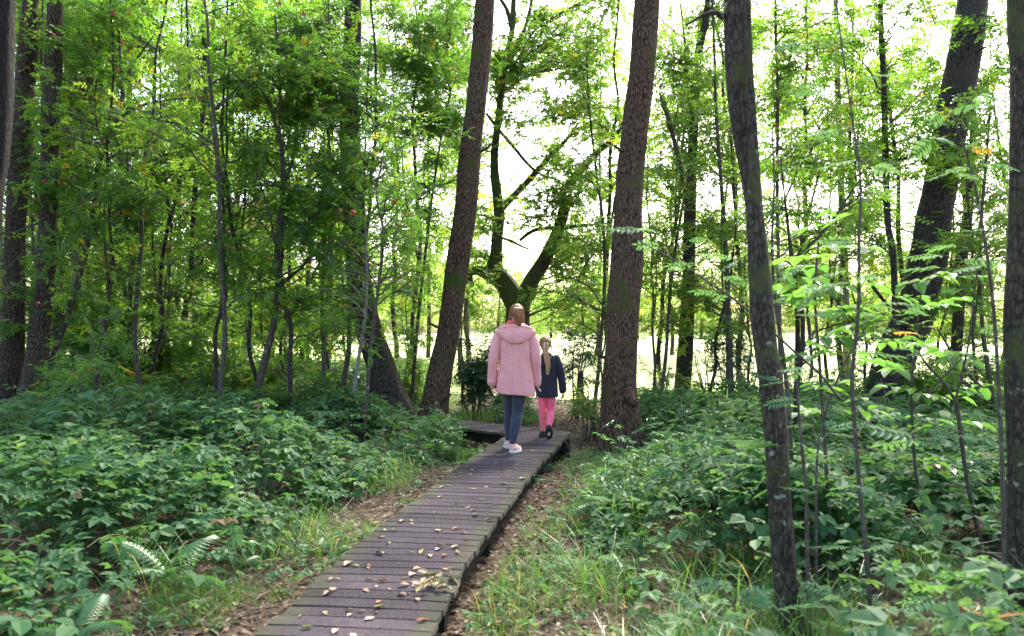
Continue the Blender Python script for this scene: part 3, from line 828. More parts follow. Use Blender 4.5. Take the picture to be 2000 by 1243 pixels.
make_tree('young_alder', 'leaf-clad slim trunk immediately right of the massive crooked trunk', 'tree', [st], BARK_DARK, OAKL,
          px_clumps([(1930, 250, 70, 60, .5), (1880, 350, 60, 50, .6), (1940, 420, 70, 60, .7), (1900, 540, 60, 50, .8), (1950, 600, 60, 60, .7), (1880, 660, 60, 50, .7), (1960, 140, 60, 60, .8), (1930, 40, 60, 40, .4), (1840, 60, 50, 50, .4), (1850, 420, 50, 50, .6)], 15.8, UA_SPR, 1.0, rng=RC(16)), SPR, .8, 115, None, .06, nseg=12)

# crooked mossy oak at the meadow edge
Yo = 19.0
oak = [px_path([(1000, 800, 62), (1003, 760, 54), (1006, 700, 48), (1008, 650, 45), (1010, 605, 46), (998, 575, 42), (985, 552, 38), (972, 538, 36), (966, 522, 33), (968, 505, 27), (970, 470, 23), (974, 425, 22), (972, 395, 20), (966, 335, 17), (967, 290, 14), (975, 220, 13), (985, 130, 12), (1000, 60, 11), (1003, 0, 10), (1010, -250, 6)], Yo),
       px_path([(1008, 640, 40), (1020, 590, 36), (1040, 545, 32), (1062, 510, 28), (1090, 450, 24), (1103, 405, 22), (1114, 360, 19), (1140, 325, 15), (1175, 290, 12), (1205, 262, 8), (1235, 200, 5)], Yo, .6),
       px_path([(985, 545, 34), (962, 541, 27), (946, 532, 21), (931, 528, 17), (917, 534, 13), (919, 548, 9), (923, 560, 6)], Yo, -.4),
       px_path([(974, 415, 18), (985, 402, 15), (1010, 376, 13), (1040, 345, 12), (1075, 305, 10), (1105, 275, 7), (1130, 240, 4)], Yo, 1.0),
       px_path([(1000, 60, 9), (990, 20, 8), (970, -20, 6), (950, -120, 4)], Yo, -.5),
       px_path([(985, 130, 9), (1015, 80, 8), (1035, 20, 7), (1050, -80, 4)], Yo, .6),
       px_path([(1015, 470, 6), (1040, 452, 7), (1070, 446, 7), (1110, 444, 7), (1150, 440, 6), (1190, 436, 3)], Yo, .4),
       px_path([(950, 222, 5), (975, 255, 6), (1005, 290, 6), (1035, 325, 6), (1065, 345, 5), (1095, 352, 3)], Yo, .8),
       px_path([(968, 440, 5), (955, 424, 4), (935, 420, 4), (915, 412, 2)], Yo, -.3),
       px_path([(980, 465, 5), (1000, 472, 5), (1020, 482, 4), (1042, 490, 2)], Yo, -.3)]
make_tree('oak_tree', 'crooked mossy oak forking above the woman, with a curled stub limb', 'tree', oak, BARK_MOSS, OAKL,
          px_clumps([(920, 60, 70, 60, .7), (1010, 170, 50, 60, .5), (1080, 200, 60, 60, .55), (1150, 240, 55, 50, .55), (1060, 60, 60, 40, .3), (1120, 120, 50, 60, .35), (1090, 330, 50, 40, .7), (1150, 370, 50, 40, .7),
                     (1130, 470, 55, 35, .8), (1080, 520, 50, 35, .8), (950, 440, 40, 40, .6), (930, 300, 40, 60, .5), (1160, 540, 50, 40, .8), (1010, 400, 45, 40, .3), (1120, 590, 45, 25, .5), (940, 500, 40, 40, .5), (1040, 130, 60, 50, .6), (1100, 40, 70, 40, .5), (1010, 230, 40, 40, .4), (1090, 400, 60, 40, .7), (1150, 60, 50, 60, .6), (940, 150, 40, 60, .8), (1060, 590, 50, 22, .5)], Yo, UA_SPR, 1.35, rng=RC(17), dY=1.5)
          + rand_clumps(RC(18), (.6, 19.5), 7.6, 12, 3.2, 12, 1.0, 60), SPR_OAK, .85, 117, None, .10, nseg=20, flare=.3, yellow=.05, tint=(.2, .88))

# --- rowans and other small trees on the left --------------------------------
ROW = 'berry-bearing rowans'
def rowan(label, stems, Y, clumps, seed, berries=(), usize=1.12, cover=1.0, bark=BARK_THIN, extra=()):
    rs = RC(seed)
    return make_tree('rowan_tree', label, 'tree', stems, bark, ROWAN, px_clumps(clumps, Y, UA_PIN, cover * .46, .8, rs, 1.0) + list(extra), PIN, usize, seed, ROW, .05,
                     nseg=10, flare=.2, sub=6, berries=[(u, v, Y - .9) for u, v in berries[::2] + berries[1::4]], tint=(.05, .85), yellow=.02, flat=.5, droop=-.22)

Y = 13.4
rowan('curving rowan stem rising beside the brown pair, berries in its crown', [
    px_path([(56, 862, 17), (66, 820, 16), (87, 747, 14), (103, 700, 14), (119, 653, 13), (137, 603, 12), (150, 560, 11), (166, 501, 10), (181, 420, 9), (192, 325, 9), (206, 290, 9), (235, 217, 9), (240, 170, 8), (236, 130, 6), (232, 60, 4)], Y),
    px_path([(240, 172, 6), (255, 135, 6), (275, 105, 5), (300, 70, 3), (320, 45, 2)], Y, .4), px_path([(206, 290, 5), (190, 250, 4), (185, 190, 4), (195, 120, 2)], Y, -.3),
    px_path([(240, 215, 5), (280, 205, 4), (330, 195, 3), (400, 190, 2)], Y, -.5), px_path([(228, 235, 5), (260, 215, 4), (320, 190, 3), (375, 165, 2)], Y, .5)],
    Y, [(170, 60, 80, 60), (225, 30, 90, 50), (90, 200, 80, 60, .25), (200, 130, 80, 50, .7), (170, 330, 80, 60), (260, 250, 80, 40, .8), (60, 330, 60, 60, .2), (60, 460, 70, 50, .3), (170, 480, 70, 50, .8), (260, 360, 70, 50, .8), (40, 560, 60, 45, .35), (140, 560, 60, 50, .7), (60, 620, 70, 40, .6)],
    201, [(72, 62), (92, 56), (230, 135), (163, 152), (222, 25), (268, 165), (55, 133), (283, 93), (240, 84), (88, 355), (115, 358), (266, 373), (75, 592), (252, 255), (362, 160)])
Y = 16.5
rowan('slim dark rowan stem with a bend at mid height, among the left understory', [
    px_path([(250, 815, 12), (252, 740, 10), (253, 690, 10), (253, 603, 9), (258, 527, 9), (259, 501, 9), (250, 454, 8), (244, 400, 7), (237, 315, 7), (225, 260, 5), (215, 200, 4)], Y)],
    Y, [(300, 40, 90, 50, .6), (330, 300, 80, 60), (240, 420, 60, 60, .6), (310, 440, 80, 60), (200, 600, 60, 60, .7), (300, 560, 80, 60, .8), (250, 670, 80, 45, .8), (340, 660, 60, 45, .7)],
    202, [(250, 512), (262, 547), (190, 395), (210, 400), (268, 373), (345, 125)], 1.05)
Y = 17.0
make_tree('twin_stemmed_tree', 'slender dark tree with two close stems in the middle of the left understory', 'tree', [
    px_path([(357, 820, 13), (356, 720, 12), (357, 671, 12), (362, 610, 12), (373, 545, 12), (378, 436, 11), (385, 330, 11), (394, 250, 10), (400, 150, 9), (396, 0, 8), (390, -200, 5)], Y),
    px_path([(384, 812, 22), (385, 715, 20), (386, 600, 19), (392, 430, 16), (402, 300, 13), (410, 150, 10), (418, 0, 8)], 21)], BARK_DARK, ALDER,
    px_clumps([(430, 60, 110, 60), (420, 190, 90, 50, .7), (440, 320, 80, 60), (370, 400, 60, 50, .8), (450, 470, 70, 50), (380, 560, 60, 50, .7), (430, 620, 70, 50, .8)], Y, UA_SPR, 1.0, rng=RC(203)), SPR, .9, 203, None, .06, nseg=12, flare=.2)
Y = 13.4
rowan('dark rowan with a forked stem and a dense shady crown, left of the flared trunk', [
    px_path([(500, 858, 16), (502, 800, 15), (504, 762, 15), (521, 690, 14), (533, 640, 13), (540, 590, 12), (543, 545, 12), (541, 480, 11), (543, 450, 10), (554, 362, 10), (552, 330, 9), (550, 286, 8), (538, 245, 6), (525, 199, 5), (505, 170, 3)], Y),
    px_path([(555, 362, 7), (572, 311, 7), (581, 253, 6), (580, 203, 6), (593, 127, 5), (612, 85, 3)], Y, .5), px_path([(579, 262, 4), (600, 240, 4), (640, 215, 3), (670, 190, 2)], Y, -.4),
    px_path([(545, 560, 5), (575, 535, 5), (610, 500, 4), (650, 440, 3), (690, 410, 2)], Y, -.5), px_path([(541, 480, 4), (515, 440, 3), (480, 405, 2)], Y, .4)],
    Y, [(530, 50, 110, 60), (640, 60, 110, 70), (600, 150, 110, 60, 1.2), (660, 150, 80, 70, 1.1), (500, 190, 90, 50), (560, 230, 100, 50, 1.2), (630, 290, 80, 60, 1.2), (480, 300, 70, 50, .8), (610, 380, 80, 50), (500, 400, 80, 50, .8),
        (650, 420, 50, 50), (600, 480, 90, 45), (470, 500, 70, 45, .8), (540, 560, 90, 45, .8), (640, 560, 70, 45, .8)],
    204, [(483, 70), (362, 160), (398, 163), (463, 212), (473, 242), (482, 200), (390, 195), (545, 308), (660, 412), (693, 412), (660, 428), (522, 495), (585, 542), (498, 130), (547, 7), (505, 15), (592, 27)])
Y = 11.6
rowan('pale whip-thin rowan with yellowing sprays, standing before the flared dark trunk', [
    px_path([(706, 905, 8), (712, 855, 7), (721, 710, 7), (734, 600, 6), (745, 510, 6), (747, 444, 5), (735, 380, 4), (745, 320, 3)], Y),
    px_path([(745, 520, 3), (700, 500, 3), (660, 475, 2)], Y, -.3), px_path([(747, 450, 3), (790, 400, 3), (840, 370, 2)], Y, .4)],
    Y, [(760, 340, 50, 50, .5), (800, 370, 60, 40, .8), (720, 420, 50, 40, .4), (780, 460, 60, 45, .9), (650, 500, 50, 40, .6), (820, 430, 40, 35, .7), (770, 290, 50, 40, .6), (800, 540, 40, 40, .6), (650, 620, 50, 40, .6)],
    205, [(690, 415), (770, 395), (665, 410)], .9)
Y = 12.2
rowan('bare pale sapling stem leaning over beside the whip-thin rowan', [
    px_path([(683, 868, 9), (685, 811, 8), (699, 710, 7), (710, 640, 7), (716, 577, 6), (716, 488, 5), (712, 400, 3)], Y), px_path([(727, 610, 3), (690, 560, 3), (655, 528, 2), (640, 500, 2)], Y, -.3)],
    Y, [(700, 540, 50, 40, .4), (660, 560, 50, 30, .5), (720, 640, 40, 40, .4)], 206, [], .85, bark=BARK_PALE)
Y = 10.0
rowan('young rowan with a bent foot rising out of the left brambles', [
    px_path([(200, 930, 10), (199, 905, 10), (192, 846, 9), (192, 800, 8), (190, 762, 7), (184, 700, 5), (178, 650, 3)], Y), px_path([(192, 815, 5), (197, 770, 5), (198, 720, 4), (205, 670, 2)], Y, .2)],
    Y, [(190, 700, 80, 45, .7), (120, 730, 70, 35, .6), (240, 740, 60, 35, .6), (190, 640, 60, 40, .5)], 207, [(146, 736)], .9)
Y = 15.0
rowan('leaning thin rowan stem under the dense shady crown, right of the forked rowan', [
    px_path([(570, 840, 9), (566, 790, 8), (558, 740, 8), (548, 690, 7), (556, 640, 6), (600, 560, 5), (640, 480, 3)], Y), px_path([(622, 815, 8), (628, 770, 8), (634, 720, 7), (634, 640, 6), (640, 560, 4), (650, 480, 3)], Y + .3)],
    Y, [(620, 650, 80, 45, .7), (570, 600, 60, 40, .6), (680, 660, 50, 40, .6), (640, 730, 70, 40, .7), (560, 690, 60, 40, .6)], 208, [], .95)
Y = 14.2
rowan('small rowan whose leafy sprays hang left of the reddish leaning trunk', [
    px_path([(800, 850, 9), (806, 760, 8), (815, 640, 7), (828, 520, 6), (842, 400, 5), (860, 280, 4), (880, 180, 3)], 16)],
    16, [(850, 330, 60, 50, .8), (740, 30, 80, 50, 1.2), (840, 20, 70, 50, 1.1), (800, 190, 70, 60, 1.1), (810, 260, 70, 50, .8), (870, 200, 50, 60, .7), (800, 150, 80, 60, .9), (760, 90, 90, 60, 1.2), (850, 90, 70, 60, 1.0), (820, 440, 50, 40, .9), (800, 560, 50, 50, .8), (790, 680, 45, 45, .5), (760, 230, 60, 50, .8)], 209, [(895, 265), (905, 285), (818, 420)], 1.0)

# --- leafy young trees at the meadow edge, right of the seamed trunk -----------
def young(label, stems, Y, clumps, seed, tpls=SPR, us=.8, bark=BARK_THIN, leafm=ALDER, cover=1.0, name='young_alder', berries=None, yellow=.02):
    return make_tree(name, label, 'tree', stems, bark, leafm, px_clumps(clumps, Y, UA_SPR if tpls is not PIN else UA_PIN, cover, .8, RC(seed), 1.0), tpls, us, seed, None, .05, nseg=10, flare=.15,
                     berries=berries, yellow=yellow, flat=.34)
Y = 9.4
young('dark branching shrubby tree behind the near forked trunk, one limb reaching up right', [
    px_path([(1552, 870, 10), (1556, 760, 10), (1566, 690, 10), (1568, 640, 9), (1565, 600, 9), (1554, 560, 9), (1547, 508, 9), (1540, 450, 6), (1532, 380, 4), (1524, 300, 3)], Y),
    px_path([(1547, 508, 7), (1570, 488, 7), (1597, 465, 6), (1625, 430, 6), (1648, 398, 5), (1680, 350, 3)], Y, .3), px_path([(1548, 530, 4), (1580, 545, 4), (1620, 575, 3), (1680, 640, 3)], Y, -.3)],
    Y, [(1560, 420, 80, 50, .6), (1640, 380, 70, 40, .5), (1520, 330, 60, 50, .5), (1600, 520, 70, 45, .7), (1530, 600, 60, 50, .6), (1620, 620, 70, 50, .6), (1700, 620, 60, 50, .5)], 301, bark=BARK_DARK, us=.75)
Y = 12.0
young('fine-leaved tree with whip stems, its crown filling the gap right of the near forked trunk', [
    px_path([(1530, 850, 9), (1524, 700, 8), (1520, 500, 7), (1518, 360, 7), (1519, 180, 6), (1515, 60, 5), (1514, -60, 4)], Y), px_path([(1520, 420, 4), (1560, 330, 4), (1600, 250, 3), (1640, 200, 2)], Y, .4)],
    Y, [(1560, 60, 90, 60, .8), (1640, 110, 70, 60, .6), (1530, 170, 60, 60, .8), (1600, 220, 80, 50, .8), (1540, 310, 70, 50, .8), (1620, 330, 60, 40, .6), (1500, 80, 50, 60, .8), (1660, 40, 60, 40, .5), (1560, 430, 70, 40, .5)], 302, berries=[(1512, 140, Y - .5), (1580, 135, Y - .5), (1663, 200, Y - .5), (1515, 245, Y - .5)])
Y = 15.0
young('loose leafy tree behind the near forked trunk, showing on its left', [
    px_path([(1430, 830, 12), (1425, 700, 11), (1420, 540, 10), (1410, 380, 8), (1400, 240, 7), (1395, 100, 5), (1390, -60, 4)], Y), px_path([(1290, 180, 9), (1310, 250, 9), (1330, 330, 8), (1345, 420, 5)], Y, .5)],
    Y, [(1400, 150, 50, 60, .5), (1330, 200, 60, 50, .4), (1390, 330, 60, 50, .6), (1310, 400, 50, 50, .5), (1420, 480, 50, 50, .8), (1300, 560, 50, 45, .6), (1380, 600, 60, 40, .6), (1430, 640, 40, 40, .6)], 303, leafm=OAKL)
Y = 13.0
young('spindly tree with drooping leaves between the massive crooked trunk and the right edge trunk', [
    px_path([(1940, 860, 11), (1935, 760, 10), (1920, 650, 9), (1914, 540, 8), (1916, 440, 7), (1925, 330, 6), (1935, 200, 4)], Y), px_path([(1935, 780, 7), (1900, 740, 6), (1860, 690, 5), (1830, 640, 3)], Y, -.4)],
    Y, [(1900, 300, 60, 50, .5), (1945, 240, 50, 50, .6), (1880, 450, 60, 45, .7), (1950, 470, 50, 50, .7), (1910, 580, 70, 45, .8), (1850, 700, 60, 45, .7), (1930, 720, 60, 45, .8), (1960, 380, 50, 50, .5)], 304, us=.8)
Y = 15.5
young('slight tree with airy foliage right of the seamed trunk, meadow behind it', [
    px_path([(1285, 810, 8), (1300, 700, 7), (1310, 560, 6), (1330, 420, 5), (1350, 330, 3)], Y)],
    Y, [(1300, 470, 50, 40, .6), (1290, 350, 50, 50, .5), (1300, 250, 45, 50, .4), (1290, 640, 40, 40, .4)], 305, leafm=OAKL, us=.85)
Y = 16.0
young('thin-stemmed tree left of the seamed trunk, its sprays reaching over the girl', [
    px_path([(1160, 805, 8), (1172, 690, 7), (1180, 560, 6), (1178, 440, 6), (1165, 340, 5), (1150, 200, 4), (1145, 60, 3)], Y), px_path([(1178, 600, 3), (1150, 560, 3), (1110, 540, 2)], Y, -.4), px_path([(1165, 350, 3), (1130, 300, 3), (1100, 270, 2)], Y, .3)],
    Y, [(1130, 500, 60, 35, .9), (1080, 560, 50, 25, .6), (1160, 590, 40, 35, .7), (1150, 420, 45, 40, .6), (1140, 300, 50, 50, .5), (1160, 180, 50, 60, .7), (1110, 80, 60, 40, .5), (1120, 180, 60, 40, .5), (1090, 220, 50, 40, .5), (1170, 450, 40, 40, .6), (1190, 60, 50, 60, .4), (1120, 640, 40, 20, .4)], 306, leafm=OAKL, us=.85)

# --- bushes --------------------------------------------------------------------
def bush(label, u, v, Y, rx, rz, n, seed, leafm=ALDER, tpls=SPR, us=.6, name='bush', cover=1.0, dd=.6, ns=5, hole=0.0):
    rs = RC(seed); c = P(u, v, Y); k = Y / F
    gz = float(ground_z(c[0], Y))
    stems = []
    for q in range(ns):
        a = rs.uniform(0, 6.28); b0 = np.array((c[0] + .12 * math.cos(a), Y + .12 * math.sin(a), gz - .05))
        e = c + np.array((rs.uniform(-.7, .7) * rx * k, rs.uniform(-.6, .6) * dd, rs.uniform(-.3, .8) * rz * k))
        if q == 0: b0[:2] = c[0], Y
        m_ = (b0 + e) / 2 + rs.normal(0, .1, 3)
        stems.append((bez(b0, m_, e, 12), np.linspace(.02, .006, 12)))
    cl_ = []
    for q in range(n):
        while True:
            e = rs.uniform(-1, 1, 3)
            if e @ e < 1: break
        s = rs.uniform(.28, .42)
        cc = c + e * np.array((rx * k, dd, rz * k)) * .85
        rr = (s * rx * k + .08, s * dd + .1, s * rz * k + .06)
        cl_.append((cc, rr, int(cover * 3.14 * rr[0] * rr[2] / .0045) + 5))
    return make_tree(name, label, 'bush', stems, BARK_THIN, leafm, cl_, tpls, us, seed, None, .04, nseg=6, flare=0, flat=.4, tint=(.05, .85))
bush('dark glossy evergreen bush beyond the walkway, left of the woman', 930, 715, 14.6, 50, 92, 20, 401, DARKL, SPR_FINE, .95, 'holly_bush', .95)
bush('airy dark-leaved bush behind the girl, left of the seamed trunk', 1125, 705, 15.0, 50, 80, 14, 402, DARKL, SPR_FINE, .95, 'holly_bush', .30)
bush('sparse dark bush against the bright meadow, right of the seamed trunk', 1425, 690, 15.5, 45, 85, 12, 403, DARKL, SPR_FINE, 1.0, 'holly_bush', .40)
bush('low bright green bush hiding the end of the boardwalk turn', 872, 838, 11.0, 46, 36, 10, 404, FERNL, SPR, .62)
bush('broad leafy bush under the forked rowan', 470, 745, 15.5, 110, 60, 16, 405, ALDER, SPR, .65, cover=.5)
bush('dark leafy bush filling the ground behind the leaning thin rowan stem', 650, 760, 16, 70, 60, 14, 406, DARKL, SPR_FINE, 1.1, cover=.5)
bush('grey-green understory bush between the curving rowan and the bent slim rowan', 180, 690, 15.5, 90, 60, 14, 407, ROWAN, PIN, .85)
bush('pale green understory bush in front of the twin-stemmed tree', 330, 730, 16.2, 80, 55, 14, 408, ALDER, SPR, .6)
bush('leafy bush at the foot of the brown pair of trunks', 120, 770, 12.6, 60, 50, 10, 409, ROWAN, PIN, .8, cover=.7)
bush('tangled bush at the foot of the massive crooked trunk', 1790, 770, 13.2, 90, 60, 16, 410, ALDER, SPR, .6, cover=.8)
bush('pale leafy bush in front of the foot of the forked rowan', 540, 785, 13.2, 70, 42, 11, 421, OAKL, SPR, .62, cover=.55)
bush('pale leafy bush between the bent slim rowan and the twin-stemmed tree', 295, 770, 14.0, 80, 45, 12, 422, OAKL, SPR, .62, cover=.55)
bush('pale leafy bush just right of the bramble bank top, below the forked rowan', 640, 845, 11.6, 55, 24, 8, 426, FERNL, SPR, .55, cover=.4)
bush('pale leafy bush just left of the twin-stemmed tree, in front of it', 400, 700, 14.6, 75, 60, 13, 423, ALDER, SPR, .65, cover=.5)
bush('feathery bush in front of the flared dark trunk, left of the bare pale sapling', 620, 800, 13.0, 60, 36, 10, 424, ROWAN, PIN, .85, cover=.5)
bush('feathery bush in front of the curving rowan stem', 150, 735, 12.6, 80, 45, 11, 425, ROWAN, PIN, .85, cover=.45)
bush('bright green bush right of the massive crooked trunk, close to the meadow', 1890, 790, 14.4, 70, 55, 12, 411, OAKL, SPR, .6, cover=.9)
bush('light bush in the gap between the near forked trunk and the massive crooked trunk', 1640, 780, 13.5, 70, 50, 12, 412, OAKL, SPR, .6, cover=.6)
bush('leafy bush between the flared dark trunk and the reddish leaning trunk', 800, 745, 17, 45, 55, 9, 413, OAKL, SPR, .7, cover=.7)
bush('low bush at the meadow rim behind the slender leafy trunk', 1360, 790, 16.2, 60, 28, 9, 414, DARKL, SPR_FINE, .95, cover=.7)
bush('small green bush sprouting beside the end of the boardwalk, behind the girl', 1150, 790, 12.6, 32, 36, 8, 415, OAKL, SPR, .55, cover=.6)
bush('low leafy bush behind the turn of the boardwalk', 1000, 800, 14.2, 70, 26, 10, 416, FERNL, SPR, .6, cover=.8)

# --- the wood farther back -------------------------------------------------------
BACK = [  # u, Y, width m, height, low crown, label
    (30, 24, .22, 17, 2.0, 'stout tree deep in the wood, seen left of the upright brown trunk'),
    (110, 30, .20, 21, 1.5, 'straight tree deep in the wood, seen just right of the brown pair'),
    (175, 26, .16, 18, 1.2, 'slim tree deep in the wood behind the curving rowan'),
    (215, 22, .22, 16, 2.2, 'light barked tree behind the curving rowan, nearer than the deep wood'),
    (300, 33, .20, 22, 1.0, 'tree deep in the wood between the bent rowan and the twin-stemmed tree'),
    (335, 26, .13, 18, 1.4, 'thin tree deep in the wood just left of the twin-stemmed tree'),
    (440, 24, .15, 17, 1.4, 'slim tree deep in the wood between the twin-stemmed tree and the forked rowan'),
    (475, 32, .18, 22, 1.0, 'tall tree deep in the wood, seen just left of the forked rowan'),
    (590, 25, .16, 18, 1.6, 'slim tree deep in the wood, seen just right of the forked rowan'),
    (640, 33, .20, 22, 1.2, 'tall tree deep in the wood left of the flared dark trunk'),
    (770, 29, .18, 12, 2.6, 'tree at the meadow rim between the flared trunk and the reddish trunk'),
    (835, 36, .20, 16, 2.8, 'sunlit tree beyond the reddish leaning trunk, out on the meadow rim'),
    (915, 31, .20, 13, 3.0, 'sunlit tree at the meadow rim just left of the mossy oak'),
    (1160, 34, .18, 15, 3.2, 'sunlit tree beyond the mossy oak, just left of the seamed trunk'),
    (1310, 40, .20, 19, 3.0, 'sunlit tree out on the meadow, just right of the seamed trunk'),
    (-60, 19, .25, 14, 1.5, 'tree at the far left border of the wood behind the cut-off trunk'),
    (1420, 44, .20, 21, 3.0, 'low sunlit tree out on the meadow, left of the near forked trunk'),
]
protos = []
for k in range(4):
    rs = RC(500 + k); h = 13.0
    n = 14
    z = np.linspace(0, h, n); x = np.cumsum(rs.normal(0, .09, n)); y_ = np.cumsum(rs.normal(0, .09, n)); x -= x[0]; y_ -= y_[0]
    path = np.stack([x, y_, z], -1); rad = np.linspace(.10, .02, n)
    mt = MB(); q = spline(np.c_[path, rad], 60); tube(mt, q[:, :3], q[:, 3], 10, 0, .5, bark_relief(900 + k, .06, .3))
    cl_ = rand_clumps(rs, (0, 0), 1.4, 12.5, 2.9, 38, 1.05, 38, .7, hollow=.05)
    A = q[:, :3]; AR = q[:, 3]
    mc = MB(); crown(mc, rs, A, AR, cl_, SPR_LIGHT, 1.15, (.15, .88), 1, 0, -.1, .012, 7, .5)
    tr = mt.build('trunk', BARK_DARK, None, (0, 0, 0), smooth=True); cr = mc.build('crown', [BARK_DARK, FARL], None, (0, 0, 0))
    COL.objects.unlink(tr); COL.objects.unlink(cr)
    protos.append((tr, cr))
rs = RC(77)
for k, (u, Yb, w, h, low, lab) in enumerate(BACK):
    p = P(u, 640, Yb)
    root = thing('forest_tree', lab, 'tree', (p[0], Yb, float(ground_z(p[0], Yb)) - .05 - (1.4 * h / 13 - low if low > 2.2 else 0) * 0), 'trees of the wood farther back', rs.uniform(0, 6.28))
    tr, cr = protos[k % 4]
    s = h / 13
    for src in (tr, cr):
        o = src.copy(); COL.objects.link(o); o.parent = root
        if src is tr:
            o.scale = (w / .2, w / .2, s)
        else:
            o.scale = (s * 1.05, s * 1.05, s * (12.5 - low) / 11.1); o.location = (0, 0, low - 1.4 * s * (12.5 - low) / 11.1)

# thin young trees crowding the understory: a few built, then copied
TH_P = []
for k in range(6):
    rs = RC(600 + k); h = 6.5; n = 12; airy = k >= 3
    z = np.linspace(0, h, n); x = np.cumsum(rs.normal(.02, .055, n)); y_ = np.cumsum(rs.normal(0, .055, n)); x -= x[0]; y_ -= y_[0]
    path = np.stack([x, y_, z], -1); q = spline(np.c_[path, np.linspace(.040, .012, n)], 50)
    mt = MB(); tube(mt, q[:, :3], q[:, 3], 8, 0, .5, bark_relief(950 + k, .06, .2))
    j = rs.randint(14, 24); f2 = q[j, :3] + np.array((rs.normal(0, .5), rs.normal(0, .5), 2.6)); fk = bez(q[j, :3], (q[j, :3] + f2) / 2 + rs.normal(0, .15, 3), f2, 12)
    tube(mt, fk, np.linspace(q[j, 3] * .7, .006, 12), 6, 0, .5)
    cl_ = rand_clumps(rs, (0, 0), 1.6 if airy else .7, 6.6, 1.3, 22 if airy else 28, .6, 15 if airy else 14, .7, hollow=.02)
    mc = MB(); crown(mc, rs, np.vstack([q[:, :3], fk]), np.r_[q[:, 3], np.linspace(q[j, 3] * .7, .006, 12)], cl_, SPR if k % 2 else SPR_OAK, .72, (.1, .88), 1, 0, -.12, .03, 5, .45)
    tr = mt.build('trunk', BARK_DARK if k % 2 else BARK_THIN, None, (0, 0, 0), smooth=True); cr = mc.build('crown', [BARK_THIN, [ALDER, FARL, OAKL][k % 3]], None, (0, 0, 0))
    COL.objects.unlink(tr); COL.objects.unlink(cr); TH_P.append((tr, cr))
rs = RC(88)
def thin(u, Yb, sc, k, lab, grp, sz=1.0):
    p = P(u, 640, Yb); root = thing('young_tree', lab, 'tree', (p[0], Yb, float(ground_z(p[0], Yb)) - .05), grp, rs.uniform(0, 6.28))
    for src in TH_P[k]:
        o = src.copy(); COL.objects.link(o); o.parent = root; o.scale = (sc, sc, sc * sz)
ZL = [(-20, 150, 'thin leafy young tree crowding behind the brown pair of trunks', 5), (150, 340, 'thin leafy young tree crowding between the curving rowan and the twin-stemmed tree', 7),
      (390, 520, 'thin leafy young tree crowding between the twin-stemmed tree and the forked rowan', 5), (560, 700, 'thin leafy young tree crowding between the forked rowan and the flared trunk', 5)]
for (u0, u1, lab, n) in ZL:
    for q in range(n):
        thin(u0 + (u1 - u0) * (q + rs.uniform(.1, .9)) / n, rs.uniform(15.5, 23), rs.uniform(.85, 1.3), q % 3, lab, 'thin young trees of the left understory', rs.uniform(.9, 1.3))
for (u, Yb, sc, k, lab) in [(790, 18.5, .55, 3, 'low airy young tree between the flared trunk and the reddish leaning trunk'), (905, 17.2, .62, 4, 'airy young tree just right of the reddish leaning trunk, beyond the evergreen bush'),
      (1175, 16.8, .60, 3, 'airy young tree half hidden by the left side of the seamed trunk'),
      (1275, 16.4, .80, 4, 'airy young tree immediately right of the seamed trunk'), (1395, 15.2, .85, 5, 'airy young tree between the slender leafy trunk and the near forked trunk'),
      (1460, 17.0, .75, 3, 'airy young tree mostly behind the near forked trunk'), (1585, 15.0, .85, 4, 'airy young tree behind the pair of thin upright sapling stems'),
      (1625, 17.0, 1.0, 5, 'airy young tree behind the tall thin sapling'), (1690, 16.2, .80, 3, 'airy young tree just left of the foot of the massive crooked trunk'),
      (1835, 16.8, .85, 5, 'airy young tree just right of the foot of the massive crooked trunk'), (1900, 13.4, .75, 4, 'airy young tree beside the kinked sapling'), (1965, 15.6, .95, 3, 'airy young tree close beside the knobbly right edge trunk')]:
    thin(u, Yb, sc, k, lab, 'airy young trees along the meadow edge')
for (u, Yb, sc, k, lab) in [(1180, 19.5, 1.6, 4, 'tall airy tree rising behind the left side of the seamed trunk'),
      (1300, 19.0, 1.55, 5, 'tall airy tree just left of the slender leafy trunk'),
      (1450, 18.6, 1.6, 4, 'tall airy tree whose crown shows left of the near forked trunk'), (1555, 18.0, 1.55, 3, 'tall airy tree right of the near forked trunk, its crown against the sky'),
      (1655, 19.0, 1.7, 5, 'tall airy tree beside the pale slim trunk'), (1765, 18.5, 1.65, 4, 'tall airy tree between the thin dark straight trunk and the massive crooked trunk'),
      (1860, 18.0, 1.6, 3, 'tall airy tree crossed by the massive crooked trunk'), (1955, 17.5, 1.6, 5, 'tall airy tree close to the knobbly right edge trunk, behind its airy neighbour'),
      (900, 23.0, 1.5, 4, 'tall airy tree between the reddish leaning trunk and the mossy oak'), (800, 20.0, 1.6, 3, 'tall airy tree just left of the reddish leaning trunk')]:
    thin(u, Yb, sc, k, lab, 'tall airy trees against the sky', 1.05)
for i_, (u, v, Yb, lab) in enumerate([(1300, 755, 16.6, 'loose low bush just right of the seamed trunk'), (1385, 735, 16.2, 'loose low bush right of the slender leafy trunk'), (1475, 745, 16.9, 'loose low bush mostly behind the near forked trunk'),
      (1565, 735, 15.6, 'loose low bush behind the thin sapling pair'), (1670, 740, 16.8, 'loose low bush left of the massive crooked trunk'), (1840, 735, 16.4, 'loose low bush right of the massive crooked trunk'), (1935, 745, 15.2, 'loose low bush near the knobbly right edge trunk'),
      (850, 735, 18.2, 'loose low bush seen just left of the evergreen bush')]):
    bush(lab, u, v, Yb, 58, 66, 12, 430 + i_, [OAKL, ALDER, DARKL][i_ % 3], [SPR, SPR_FINE][i_ % 2], .62 if i_ % 2 == 0 else .95, cover=.17)
